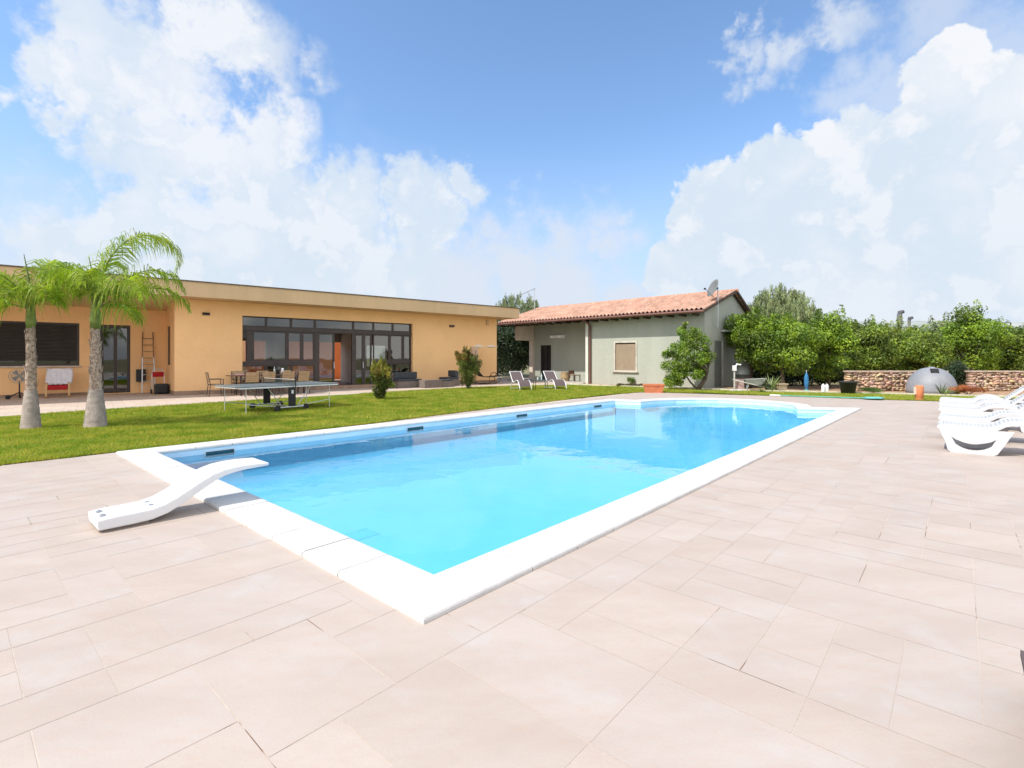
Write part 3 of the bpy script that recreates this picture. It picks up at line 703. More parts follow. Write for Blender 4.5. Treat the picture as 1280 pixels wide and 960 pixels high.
# TV aerial
p = HW(12.6, 2.2, 0); t = empty('tv_aerial', (p[0], p[1], 4.35), 0, 'tall thin TV aerial mast with a tilted boom above the roof end', 'aerial')
b = MB(); b.tube([(0, 0, -.2), (0, 0, 1.75)], .022, 8); b.build('mast', steel, t)
b = MB(); b.tube([(.02, 0, 1.72), (-.95, -.1, 1.30)], .014)
for k in range(7):
    f = k/6.5; x, z = .02-.95*f, 1.72-.42*f; l = .28-.1*f; b.tube([(x-.1, -l, z-.02), (x+.1, l, z+.02)], .008, 6)
b.build('boom', grey_m, t)
b = MB(); b.tube([(0, 0, 1.2), (-.35, 0, 1.13)], .012); b.tube([(-.35, 0, 1.13), (-.45, .0, 1.55)], .01); b.tube([(-.18, -.2, 1.0), (-.18, .2, 1.3)], .01); b.tube([(-.3, -.2, 1.0), (-.3, .2, 1.3)], .01); b.build('dipole', grey_m, t)
# gable lamp
b = MB(); b.tube([(0, 0, 0), (-.0, -.25, .05), (0, -.32, .0)], .018); b.lathe([(.03, -.02), (.1, -.1), (.11, -.22), (.05, -.25)], 12, (0, -.32))
o = b.build('gable_lamp', white_plastic); p = HW(-.005, 3.1, 3.9); o.location = p; o.rotation_euler = (0, 0, math.atan2(-UD.y, -UD.x)-PI/2+PI/2+R(0)); tag(o, 'white bracket lamp high on the shaded gable wall', 'lamp')
# ================================================================== STONE WALL
def drywall(name, x0, x1, d, h, label, seed):
    t = empty(name, ((x0+x1)/2, d, 0), 0, label, 'wall', 'dry stone garden walls'); rg = np.random.default_rng(seed)
    W = x1-x0; b = MB(); b.box(-W/2+.05, W/2-.05, -.13, .15, 0, h-.05); b.build('core', mat('wall_core', (.13, .085, .06), .95, .2, 8), t)
    V = []; Q = []; C = []; z = 0.02
    cube = np.array([(x, y, zz) for zz in (-1, 1) for y in (-1, 1) for x in (-1, 1)], float)
    fq = np.array([(0, 2, 3, 1), (4, 5, 7, 6), (0, 1, 5, 4), (2, 6, 7, 3), (0, 4, 6, 2), (1, 3, 7, 5)])
    while z < h-.05:
        hh = rg.uniform(.07, .13); x = -W/2
        while x < W/2:
            w = rg.uniform(.10, .26)
            v = cube*np.array([w/2*.92, .16+rg.uniform(0, .05), hh/2*.9])*rg.uniform(.72, 1.12, (8, 3))
            a = rg.normal(0, .16); ca, sa = math.cos(a), math.sin(a); v = v @ np.array([[ca, 0, sa], [0, 1, 0], [-sa, 0, ca]]).T
            v += (x+w/2, rg.uniform(-.03, .03), z+hh/2+rg.normal(0, .012)); k = len(V)*8; V.append(v); Q.append(fq+k)
            s = rg.uniform(.6, 1.35); C.append(np.repeat([[s, s*rg.uniform(.85, 1.1), s*rg.uniform(.8, 1.15)]], 8, 0)); x += w
        z += hh*.95
    npmesh('stones', np.concatenate(V), np.concatenate(Q), mat('field_stone', (.55, .41, .30), .95, .2, 7, col2=(.36, .25, .17), bump=.5, bscale=30, attr='tint'), t, np.concatenate(C))
    b = MB(); b.box(-W/2-.02, W/2+.02, -.2, .2, h, h+.055); b.build('cap', mat('wall_cap', (.52, .40, .31), .95, .15, 6, bump=.4), t)
DW = 21.8; hw = H-16.5*DW/F-.05
drywall('stone_wall', AT(1058, DW)[0], AT(1180, DW)[0], DW, hw, 'long dry stone wall behind the black pot and the grey dome', 1)
drywall('stone_wall', AT(1211, DW)[0], AT(1276, DW)[0], DW, hw, 'short dry stone wall behind the white loungers', 2)
drywall('stone_wall', AT(1292, DW)[0], AT(1400, DW)[0], DW, hw, 'dry stone wall continuing beyond the right edge of the garden', 3)
# ================================================================== FOLIAGE
def leaves(name, clumps, N, size, m, parent, aspect=.5, up=.3, seed=0, var=.3, hang=0.0, radial=0.0, edge=.6):
    """clumps: list (x,y,z,rx,ry,rz); leaves grow on the outer shell of each clump"""
    rg = np.random.default_rng(seed+11); cl = np.array(clumps, float)
    vol = (cl[:, 3]*cl[:, 4]*cl[:, 5])**(2/3); pk = rg.choice(len(cl), N, p=vol/vol.sum()); c = cl[pk]
    d = rg.normal(size=(N, 3)); d /= np.linalg.norm(d, axis=1)[:, None]
    rad = edge+(1.08-edge)*rg.random(N)**.7; P = c[:, :3]+d*c[:, 3:6]*rad[:, None]
    nrm = d*.8+rg.normal(0, .55, (N, 3)); nrm[:, 2] += up; nrm /= np.linalg.norm(nrm, axis=1)[:, None]
    t = np.cross(nrm, rg.normal(size=(N, 3))); t /= np.linalg.norm(t, axis=1)[:, None]; t += radial*d+np.array([0, 0, radial*.5]); t[:, 2] -= hang; t /= np.linalg.norm(t, axis=1)[:, None]
    s_ = np.cross(nrm, t); s_ /= np.linalg.norm(s_, axis=1)[:, None]+1e-6; L = size*rg.uniform(.6, 1.25, N)[:, None]; W = L*aspect
    v = np.stack([P-t*L*.5, P+s_*W*.5-t*L*.05, P+t*L*.5, P-s_*W*.5-t*L*.05], 1)
    br = rg.uniform(1-var, 1+var, (N, 1)); cb = rg.uniform(.5, 1.45, len(cl))[pk][:, None]
    yl = rg.random((N, 1)) < .10
    col = np.where(yl, np.array([[1.5, 1.25, .9]]), np.array([[1, 1, 1]]))*br*cb
    return npmesh(name, v.reshape(-1, 3), np.arange(4*N).reshape(-1, 4), m, parent, np.repeat(col, 4, 0))
def crown_clumps(rx, ry, rz, z0, n, cr, seed, flat=.5):
    rg = np.random.default_rng(seed); out = []
    for k in range(n):
        d = rg.normal(size=3); d /= np.linalg.norm(d); d[2] = abs(d[2])*(1 if rg.random() < .72 else -1)
        r = rg.uniform(.35, .95)**.6; s = cr*rg.uniform(.6, 1.25)
        out.append((d[0]*rx*r, d[1]*ry*r, z0+d[2]*rz*r, s*1.15, s*1.15, s*.85))
    return out
def trunk_mb(h, r, lean=(0, 0), limbs=5, rx=1.0, top=1.0, seed=0, segs=5):
    rg = random.Random(seed); b = MB(); pts = [(lean[0]*(k/segs)**1.4+rg.uniform(-.03, .03)*(k > 0), lean[1]*(k/segs)**1.4, h*k/segs-.03*(k == 0)) for k in range(segs+1)]
    b.tube(pts, [r*(1.25 if k == 0 else 1-.45*k/segs) for k in range(segs+1)], 9)
    for i in range(limbs):
        a = 2*PI*i/limbs+rg.uniform(-.4, .4); o = pts[-1] if i % 2 else pts[-2]; l = rx*rg.uniform(.5, .85)
        b.tube([o, (o[0]+math.cos(a)*l*.4, o[1]+math.sin(a)*l*.4, o[2]+top*.4), (o[0]+math.cos(a)*l, o[1]+math.sin(a)*l, o[2]+top*rg.uniform(.7, 1.1))], [r*.5, r*.33, r*.12], 7)
    return b
def tree(name, label, cat, px, d, top_y, rx, base=.5, N=9000, size=.09, m=citrus_leaf, seed=0, nc=26, cr=None, trunk_h=None, tr=.09, lean=(0, 0), group=None, aspect=.5, hang=0, zt=None, gz=0, edge=.6, extra=()):
    x = (px-CX)/F*d; top = zt or H-(top_y-HY)*d/F
    t = empty(name, (x, d, gz), 0, label, cat, group); rz = (top-base)/2; zc = (top+base)/2
    cr = cr or rx*.30
    th = trunk_h or base+rz*.5
    trunk_mb(th, tr, lean, 6, rx*.8, rz*.9, seed).build('trunk', bark, t, True)
    cl = crown_clumps(rx-cr*.8, rx-cr*.8, rz-cr*.5, zc, nc, cr, seed)
    rs = np.random.default_rng(seed+77)
    for k in range(14):    # young shoots breaking the outline
        a = rs.uniform(0, 2*PI); q = rs.uniform(.1, .92); zz = zc+rz*math.sqrt(max(0, 1-q*q))*rs.uniform(.88, 1.02)
        cl.append((q*rx*math.cos(a)*.95, q*rx*math.sin(a)*.95, zz, .09, .09, rs.uniform(.12, .30)))
    cl = [(c[0]+lean[0], c[1]+lean[1], *c[2:]) for c in cl]+list(extra)
    leaves('crown', cl, N, size, m, t, aspect, seed=seed, hang=hang, edge=edge); return t
# citrus in front of the green house: bent trunk
px0, d0 = 874, 22.6; x0 = (px0-CX)/F*d0
t = empty('citrus_tree', (x0, d0, 0), 0, 'small citrus tree with a bent trunk in front of the green house', 'tree')
b = MB(); b.tube([(-.05, 0, -.02), (.10, 0, .25), (.28, 0, .5), (.36, 0, .8), (.2, 0, 1.1)], [.10, .085, .075, .065, .05], 9)
b.tube([(.34, 0, .75), (.5, .1, 1.3), (.3, .1, 1.9)], [.05, .04, .02], 7); b.tube([(.3, 0, .9), (-.2, -.1, 1.2), (-.6, -.1, 1.5)], [.05, .035, .015], 7); b.tube([(-.05, 0, .0), (-.4, 0, .35), (-.7, 0, .8)], [.05, .04, .02], 7)
b.build('trunk', bark, t, True)
def PC(px, py, r, dd=0.0, d=d0, x=x0): k = d/F; return ((px-CX)*k-x, dd, H-(py-HY)*k, r*k*1.1, r*k*1.1, r*k*.95)
cl = [PC(868, 417, 10), PC(856, 414, 8, .3), PC(876, 428, 11, -.2), PC(860, 432, 13, .2), PC(846, 438, 11), PC(872, 445, 12, -.3), PC(885, 446, 10, .1), PC(852, 452, 13, -.2),
      PC(866, 459, 10, .3), PC(838, 458, 10), PC(834, 444, 6, .1), PC(843, 470, 9, -.2), PC(838, 478, 8), PC(833, 440, 4), PC(880, 462, 8, .2), PC(850, 478, 6, .1), PC(861, 425, 9, -.4), PC(857, 405, 3), PC(868, 468, 8, -.3), PC(880, 470, 5, .1), PC(852, 466, 9, .1)]
rs = np.random.default_rng(9); cl2 = []
for c in cl:
    cl2.append((c[0], c[1], c[2], c[3]*.92, c[4]*.92, c[5]*.92))
    for _ in range(4):
        dd_ = rs.normal(size=3); dd_ /= np.linalg.norm(dd_); cl2.append((c[0]+dd_[0]*c[3]*.85, c[1]+dd_[1]*c[4]*.85, c[2]+dd_[2]*c[5]*.85, c[3]*.33, c[4]*.33, c[5]*.33))
leaves('crown', cl2, 15000, .095, citrus_leaf, t, .5, seed=3, edge=.35)
G1 = 'citrus trees beside the green house'; G2 = 'orchard trees behind the stone wall'
tree('citrus_tree', 'dark citrus tree hiding the lower right of the gable wall', 'tree', 938, 24.4, 386, 1.45, .80, 17000, .12, citrus_leaf, 5, 42, group=G1)
tree('citrus_tree', 'broad bright green citrus tree above the agave and square pot', 'tree', 978, 23.2, 392, 1.7, .45, 26000, .12, citrus_leaf, 6, 62, group=G1, tr=.11)
tree('citrus_tree', 'citrus tree with a tall top shoot behind the white canisters', 'tree', 1036, 23.8, 388, 1.45, .30, 20000, .12, citrus_leaf, 7, 54, group=G1, tr=.10,
     extra=[(.15, 0, 3.2, .35, .35, .45), (.6, 0, 3.75, .12, .12, .22), (.35, 0, 3.5, .1, .1, .2)])
specs = [(1082, 25.5, 403, 1.45, 'left orchard tree behind the black pot'), (1118, 27.5, 404, 1.5, 'pale green orchard tree beside the tall vent post'),
         (1150, 25.2, 414, 1.4, 'low orchard tree directly behind the grey dome'), (1176, 28.5, 399, 1.5, 'grey green orchard tree behind and right of the grey dome'),
         (1214, 25.4, 384, 1.5, 'tallest orchard tree, behind the gap in the stone wall'), (1252, 26.8, 409, 1.5, 'orchard tree behind the short stone wall'), (1298, 25.3, 402, 1.7, 'orchard tree at the right edge of the garden')]
for i, (px, d, ty, rx, lb) in enumerate(specs):
    m = (orchard_leaf, foliage('yellow_green_leaf', (.12, .175, .022), (.25, .31, .04), .28, .4), orchard_leaf, olive_leaf, citrus_leaf, foliage('deep_green_leaf', (.055, .095, .02), (.13, .18, .035), .25, .4), orchard_leaf)[i]
    tree('orchard_tree', lb, 'tree', px, d, ty, rx+.05, .15, 17000, .12, m, 20+i, 50, group=G2, extra=[(.3, 0, H-(ty-6-HY)*d/F-.15, .16, .16, .3), (-.5, .1, H-(ty-3-HY)*d/F-.2, .14, .14, .3)])
for i, (px, d, ty, rx) in enumerate([(1060, 31, 403, 1.9), (1105, 34, 408, 2.0), (1150, 33, 407, 2.0), (1200, 34, 401, 2.1), (1245, 36, 409, 2.0), (1290, 34, 406, 2.0), (1345, 30, 402, 2.2), (1010, 32, 405, 1.8)]):
    tree('orchard_tree', ['far orchard tree glimpsed left of the tall vent post', 'far orchard tree right below the tall vent post', 'far orchard tree above the grey dome', 'far orchard tree left of the tallest one',
         'far orchard tree above the short stone wall', 'far orchard tree above the lounger backrests', 'far orchard tree outside the right edge', 'far orchard tree behind the tall citrus shoot'][i], 'tree', px, d, ty, rx, .1, 8500, .17, orchard_leaf, 40+i, 24, group='far orchard trees')
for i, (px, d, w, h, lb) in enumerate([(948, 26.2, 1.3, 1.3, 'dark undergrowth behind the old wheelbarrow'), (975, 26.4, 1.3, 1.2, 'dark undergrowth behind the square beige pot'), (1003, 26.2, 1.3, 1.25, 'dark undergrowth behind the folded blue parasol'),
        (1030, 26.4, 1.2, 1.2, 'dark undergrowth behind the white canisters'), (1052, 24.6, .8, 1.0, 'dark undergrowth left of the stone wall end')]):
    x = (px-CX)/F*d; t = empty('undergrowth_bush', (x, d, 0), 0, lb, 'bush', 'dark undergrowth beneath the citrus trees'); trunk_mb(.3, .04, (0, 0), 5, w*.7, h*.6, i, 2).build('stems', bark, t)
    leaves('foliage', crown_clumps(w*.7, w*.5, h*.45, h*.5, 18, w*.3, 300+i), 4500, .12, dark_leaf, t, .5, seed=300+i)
# feathery olives
def olive(label, px, d, top_y, rx, rzf, N, seed, base):
    x = (px-CX)/F*d; top = H-(top_y-HY)*d/F; t = empty('olive_tree', (x, d, 0), 0, label, 'tree', 'olive trees behind the green house'); rg = np.random.default_rng(seed)
    trunk_mb(base+.6, .18, (0, 0), 7, rx*.8, (top-base)*.6, seed).build('trunk', bark, t, True)
    n = 520; cen = []
    for k in range(n):     # upright sprays
        a = rg.uniform(0, 2*PI); r = rx*math.sqrt(rg.random())*.95; z = base+(top-base)*(1-(r/rx)**2*.55)*rg.uniform(.45, .95)
        cen.append((r*math.cos(a), r*math.sin(a), z, .13, .13, .42*rg.uniform(.6, 1.2)))
    leaves('crown', cen, N, .17, olive_leaf, t, .2, seed=seed, hang=2.2, edge=.1, up=0.0)
olive('feathery olive tree rising behind the gable of the green house', 974, 31, 354, 2.35, 1, 42000, 5, 2.0)
olive('feathery olive tree rising between the villa roof and the tiled roof', 648, 40, 366, 2.9, 1, 38000, 6, 2.5)
# dark evergreens between the houses
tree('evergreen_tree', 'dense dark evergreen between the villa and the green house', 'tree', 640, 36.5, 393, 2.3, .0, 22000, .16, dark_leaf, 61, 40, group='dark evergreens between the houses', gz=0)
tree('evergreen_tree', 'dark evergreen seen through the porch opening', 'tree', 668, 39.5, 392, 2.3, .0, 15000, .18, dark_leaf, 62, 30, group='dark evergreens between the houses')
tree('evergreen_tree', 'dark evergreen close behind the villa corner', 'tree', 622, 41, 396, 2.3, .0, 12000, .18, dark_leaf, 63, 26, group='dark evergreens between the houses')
# lawn shrubs
def ragged(cl, seed, n=5, k=.42, shoots=0, h=1.3):
    rs = np.random.default_rng(seed); out = []
    for c in cl:
        out.append((c[0], c[1], c[2], c[3]*.82, c[4]*.82, c[5]*.85))
        for _ in range(n):
            d_ = rs.normal(size=3); d_ /= np.linalg.norm(d_); q = rs.uniform(.75, 1.15); out.append((c[0]+d_[0]*c[3]*q, c[1]+d_[1]*c[4]*q, c[2]+d_[2]*c[5]*q, c[3]*k*rs.uniform(.5, 1), c[4]*k*rs.uniform(.5, 1), c[5]*k*rs.uniform(.6, 1.3)))
    for _ in range(shoots):
        c = cl[rs.integers(len(cl))]; a = rs.uniform(0, 2*PI); out.append((c[0]+math.cos(a)*c[3]*.8, c[1]+math.sin(a)*c[4]*.8, c[2]+c[5]*rs.uniform(.5, 1.4), .03, .03, .12))
    return out
def shrub(label, px, base_y, top_y, halfw, N, seed, m, m2=None):
    x, y = G(px, base_y); k = y/F; t = empty('shrub', (x, y, 0), 0, label, 'shrub', 'rounded shrubs on the lawn')
    h = (base_y-top_y)*k; w = halfw*k
    b = MB()
    for i in range(6):
        a = i*1.05; b.tube([(0, 0, 0), (.05*math.cos(a), .05*math.sin(a), h*.25), (w*.5*math.cos(a), w*.5*math.sin(a), h*.7)], [.03, .02, .008], 6)
    b.build('stems', bark, t)
    return t, h, w
t, h, w = shrub('rounded shrub with yellow new growth left of the wicker seats', 477, 500, 452, 17, 0, 1, shrub_leaf)
leaves('lower_foliage', ragged([(0, 0, h*.30, w*.5, w*.5, h*.26), (w*.1, 0, h*.48, w*.8, w*.8, h*.24), (-w*.25, .05, h*.55, w*.6, w*.6, h*.2), (0, 0, h*.12, w*.32, w*.32, h*.14)], 71, 5, .45, 14), 8000, .085, shrub_leaf, t, .3, seed=2, edge=.2, radial=1.1)
o = leaves('upper_foliage', ragged([(-w*.15, 0, h*.70, w*.65, w*.65, h*.2), (w*.15, 0, h*.75, w*.5, w*.5, h*.18), (-w*.3, 0, h*.85, w*.35, w*.35, h*.14), (w*.05, 0, h*.9, w*.25, w*.25, h*.12)], 72, 5, .45, 14), 4200, .11, foliage('new_growth', (.24, .24, .05), (.34, .28, .09), .35, .25), t, .25, seed=4, edge=.1, radial=1.3)
tag(o, 'yellow feathery new growth')
t, h, w = shrub('taller leafy shrub in front of the canopied lounger', 584, 486.5, 437, 18, 0, 2, shrub_leaf)
leaves('lower_foliage', ragged([(0.0, 0, h*.25, w*.45, w*.45, h*.22), (w*.12, 0, h*.45, w*.85, w*.85, h*.25), (w*.25, 0, h*.62, w*.6, w*.6, h*.18), (-w*.2, 0, h*.5, w*.5, w*.5, h*.18)], 73, 5, .45, 14), 9000, .085, shrub_leaf, t, .3, seed=5, edge=.2, radial=1.1)
leaves('upper_foliage', ragged([(-w*.2, 0, h*.78, w*.55, w*.55, h*.18), (-w*.55, 0, h*.8, w*.35, w*.35, h*.13), (0, 0, h*.88, w*.3, w*.3, h*.12)], 74, 5, .45, 14), 4200, .10, foliage('rusty_growth', (.17, .16, .045), (.27, .19, .07), .35, .25), t, .3, seed=6, edge=.1, radial=1.3)
# ------------------------------------------------------------------ palms
CE = 1.9
def palm(label, px, base_y, neck_y, fr, seed, r0=.20):
    x, y = G(px, base_y); k = y/F; zn = H-(neck_y-HY)*k; rg = random.Random(seed)
    t = empty('palm_tree', (x, y, 0), 0, label, 'palm tree', 'palm trees on the lawn')
    prof = []; z = 0; zr = zn*.36
    n = 7
    for i in range(n):
        f = i/n; r = r0*(1-.42*f); prof += [(r*1.0, zr*f), (r*.975, zr*(f+.9/n)), (r*.945, zr*(f+.97/n))]
    MB().lathe([(r0*1.2, -.03)]+prof, 26).build('trunk', mat('palm_ring_bark', (.34, .285, .245), .9, .12, 9, bump=.5), t, True)
    b = MB(); b.lathe([(r0*.52, zr-.02), (r0*.52, zr+.2), (r0*.45, zn*.7), (r0*.36, zn*.9), (r0*.25, zn+.05)], 14)
    for i in range(70):     # torn leaf bases
        f = i/70; z = zr+(zn-zr)*f; a = i*2.4+rg.uniform(-.3, .3); r = r0*(.50-.2*f); L = rg.uniform(.10, .24); w = rg.uniform(.02, .055)
        ca, sa = math.cos(a), math.sin(a); o = rg.uniform(-.01, .045)
        p = [(r*ca-w*sa, r*sa+w*ca, z-.05), (r*ca+w*sa, r*sa-w*ca, z-.05), ((r+o)*ca+w*.6*sa, (r+o)*sa-w*.6*ca, z+L), ((r+o)*ca-w*.3*sa, (r+o)*sa+w*.3*ca, z+L*.8)]
        b.add(p+[(q[0]*.93, q[1]*.93, q[2]) for q in p], [(0, 1, 2, 3), (7, 6, 5, 4), (0, 4, 5, 1), (1, 5, 6, 2), (2, 6, 7, 3), (3, 7, 4, 0)])
    b.build('fibrous_trunk', mat('palm_fibre', (.46, .37, .31), .95, .35, 22, col2=(.17, .085, .06), bump=.8), t)
    b = MB(); b.lathe([(r0*.42, zn-.15), (r0*.5, zn+.0), (r0*.38, zn+.35), (r0*.15, zn+.75)], 14); b.build('crown_shaft', mat('palm_shaft', (.20, .25, .06), .7, .15, 8), t, True)
    for fi, (az, el, L, curl, dens) in enumerate(fr):
        a = R(az); e = R(el); p = Vector((0.03*math.cos(a), .03*math.sin(a), zn+.25)); d = Vector((math.cos(a)*math.cos(e), math.sin(a)*math.cos(e), math.sin(e)))
        m = 16; pts = [p.copy()]; side = Vector((-math.sin(a), math.cos(a), 0)); dd = []
        ee = e
        for s in range(m):
            f = s/m; ee = e-R(curl)*(f**CE); d = Vector((math.cos(a)*math.cos(ee), math.sin(a)*math.cos(ee), math.sin(ee))); p = p+d*(L/m); pts.append(p.copy()); dd.append(d)
        b = MB(); b.tube(pts, [max(.004, .022*(1-i/m)) for i in range(m+1)], 5)
        fo = b.build('frond', mat('palm_rachis', (.22, .24, .07), .6, .1), t)
        V = []; C = []; nl = int(L*44*dens)
        for j in range(nl):
            f = .16+.84*j/nl; q = f*m; i = min(int(q), m-1); P = pts[i].lerp(pts[i+1], q-i); D = dd[i]
            for sd_ in (-1, 1):
                ll = (.50*math.sin(PI*min(1, .25+f*.80))+.14)*rg.uniform(.75, 1.1); tw = rg.uniform(-.9, .9)
                up = side.cross(D); dr = (side*sd_*(1-.3*abs(tw))+up*tw*.7+D*.55).normalized()
                m1 = P+dr*ll*.38; m2 = m1+(dr*.75+Vector((0, 0, -.75))).normalized()*ll*.33; m3 = m2+(dr*.3+Vector((0, 0, -1.2))).normalized()*ll*.42
                w = .0105; wv = D.cross(dr).normalized(); wv = (D*.7+wv*.7).normalized()*w
                V += [P-wv*.6, P+wv*.6, m1+wv, m1-wv, m1-wv, m1+wv, m2+wv*.8, m2-wv*.8, m2-wv*.8, m2+wv*.8, m3+wv*.12, m3-wv*.12]
                g0 = rg.uniform(.65, 1.25); yel = 1.35 if rg.random() < .13 else 1.0; C += [(g0*yel, g0, g0*.9*yel)]*12
        V = np.array([tuple(v) for v in V]); npmesh('leaflets', V, np.arange(len(V)).reshape(-1, 4), palm_leaf, fo, np.array(C))
    b = MB(); b.tube([(0, 0, zn+.3), (-.05, 0, zn+.9), (-.14, 0, zn+1.35)], [.03, .018, .006], 6); b.build('spear_leaf', mat('palm_spear', (.12, .17, .04), .6), t)
palm('right palm with one tall frond arching over to the right', 119.5, 534.5, 402,
     [(4, 84, 3.2, 215, .85), (12, 58, 2.2, 150, .8), (-25, 42, 2.0, 125, .8), (100, 86, 1.8, 150, .9), (190, 88, 1.75, 225, 1.2), (250, 80, 1.6, 190, 1.0), (300, 62, 1.6, 150, .9), (25, 40, 2.0, 130, .8), (345, 15, 1.3, 100, .8)], 1, .20)
palm('left palm cut by the photo edge with a ragged fibrous trunk', 38.5, 536.5, 401,
     [(15, 72, 1.25, 185, .9), (-15, 48, 1.0, 150, .8), (175, 60, 1.9, 150, .9), (195, 42, 1.9, 130, .9), (150, 45, 1.7, 130, .8), (255, 66, 1.5, 170, 1.0), (290, 45, 1.1, 150, .9), (70, 74, 1.5, 160, .8), (230, 15, 1.2, 90, .9), (330, 58, 1.1, 170, .9), (100, 85, 1.6, 120, 1.0)], 2, .165)
# ================================================================== POOLSIDE
# diving board
N0 = Vector((-3.555, 4.265)); t = empty('diving_board', (N0.x, N0.y, 0), math.atan2(U.y, U.x), 'white curved fibreglass diving board bolted at the pool corner', 'diving board')
zp = [(0, .108), (.12, .118), (.25, .118), (.37, .122), (.47, .145), (.56, .185), (.66, .240), (.76, .297), (.86, .345), (.96, .372), (1.06, .383), (1.16, .385), (1.26, .382), (1.38, .375)]
th = [.085, .095, .095, .093, .09, .085, .08, .075, .07, .06, .052, .045, .040, .030]
top = []; bot = []
for i, (s, z) in enumerate(zp):
    a = zp[max(i-1, 0)]; c = zp[min(i+1, len(zp)-1)]; tx, tz = c[0]-a[0], c[1]-a[1]; l = math.hypot(tx, tz); top.append((s, z)); bot.append((s+tz/l*th[i], z-tx/l*th[i]))
b = MB(); b.ribbon(top, bot, -.205, .205); b.build('board', white_plastic, t, False, .014)
b = MB(); b.box(.02, .36, -.17, .17, 0, .028); b.build('base_plate', mat('board_base', (.25, .2, .17), .8), t)
for (x, y) in ((.055, -.08), (.055, .08), (.40, -.07), (.40, .07)):
    b = MB(); b.lathe([(.022, .0), (.022, .006), (.013, .010), (.001, .010)], 14, (x, y)); o = b.build('bolt', steel, t); o.location = (0, 0, .118 if x < .2 else .128)
# white resin sun loungers
def make_lounger():
    white_plastic = resin
    t = empty('sun_lounger', (0, 0, 0))
    prof = [(0, .385), (.03, .415), (.10, .420), (.30, .410), (.52, .405), (.63, .415), (.70, .455), (.77, .505), (.84, .525), (.95, .53), (1.04, .515), (1.12, .475), (1.18, .445), (1.24, .44)]
    for sy in (-1, 1):
        y0, y1 = (sy*.33-.028, sy*.33+.028)
        tp = prof+[(1.95, .44)]
        bt = [(x, z-(.075 if x > .02 else .035)) for x, z in tp]
        MB().ribbon(tp, bt, y0, y1).build('side_rail', white_plastic, t, False, .008)
    b = MB(); b.ribbon([(x, z-.016) for x, z in prof], [(x, z-.03) for x, z in prof], -.30, .30)
    for i in range(26):      # slatted deck following the profile
        s = .05+i*.046
        if s > 1.22: break
        z = np.interp(s, [p[0] for p in prof], [p[1] for p in prof]); b.box(s-.0205, s+.0205, -.30, .30, z-.022, z-.006)
    b.build('seat_slats', white_plastic, t)
    for name, x0, w in (('leg_frame', .03, .80), ('leg_frame', 1.12, .72)):
        for sy in (-1, 1):
            b = MB(); o = []; n = 16
            out = [(x0, .36), (x0+.05, .20), (x0+.10, .03), (x0+.13, .0), (x0+w-.19, .0), (x0+w-.15, .02), (x0+w-.06, .19), (x0+w+.03, .37)]
            # opening outline: a smile
            cx = x0+w/2-.01
            up = [(cx-.25+.50*k/10, .24-.085*math.sin(PI*k/10)**.7) for k in range(11)]; lo = [(cx-.25+.50*k/10, .238-.185*math.sin(PI*k/10)**.45) for k in range(11)]
            ya, yb = sy*.345-.02, sy*.345+.02
            # lower body: below the opening
            L = [(x0+.03, .25), (x0+.07, .16), (x0+.10, .03), (x0+.13, 0)]+[(x0+w-.19, 0), (x0+w-.15, .02), (x0+w-.10, .11), (x0+w-.04, .23)]
            b.prism(L+[p for p in lo[::-1]], ya, yb, 'y')
            Tt = [(x0, .36), (x0+.03, .25)]+up+[(x0+w-.04, .23), (x0+w+.03, .37)]
            b.prism(Tt, ya+.0005, yb-.0005, 'y'); b.build(name, white_plastic, t)
    br = MB(); a = R(42); Lb = .78
    for sy in (-1, 1):
        y = sy*.27; br.ribbon([(1.2, .46), (1.2+Lb*.5*math.cos(a), .47+Lb*.5*math.sin(a)), (1.2+Lb*math.cos(a), .455+Lb*math.sin(a))], [(1.22, .42), (1.23+Lb*.5*math.cos(a), .425+Lb*.5*math.sin(a)), (1.23+Lb*math.cos(a), .42+Lb*math.sin(a))], y-.03, y+.03)
    for k in range(15):
        s = .03+k*.053; br.box(-.027, .027, -.24, .24, -.018, -.0105, Matrix.Translation((1.2+s*math.cos(a), 0, .455+s*math.sin(a))) @ Matrix.Rotation(-a, 4, 'Y')); br.box(-.016, .016, -.24, .24, -.01, .008, Matrix.Translation((1.2+s*math.cos(a), 0, .455+s*math.sin(a))) @ Matrix.Rotation(-a, 4, 'Y'))
    br.build('backrest', white_plastic, t)
    b = MB(); b.tube([(1.55, -.28, .36), (1.62, -.28, .72)], .014); b.tube([(1.55, .28, .36), (1.62, .28, .72)], .014); b.build('backrest_prop', white_plastic, t)
    return t
lp = make_lounger(); aL = math.atan2(-.664, .748)
lab = ['nearest white resin sun lounger, its leg frame fully visible', 'second white resin sun lounger counted from the camera', 'middle white resin sun lounger of the row of five', 'fourth white resin sun lounger, next to the farthest', 'farthest white resin sun lounger of the row']
for i, (px, d) in enumerate([(1171, 7.85), (1172.5, 8.95), (1173, 10.5), (1173.5, 11.6), (1174, 12.75)]):
    o = lp if i == 0 else copy_tree(lp)
    x, y = AT(px, d); off = Vector((.748, -.664)); side = Vector((.664, .748))*.36
    o.location = (x+side.x, y+side.y, 0); o.rotation_euler = (0, 0, aL); tag(o, lab[i], 'sun lounger', 'white sun loungers in a row')
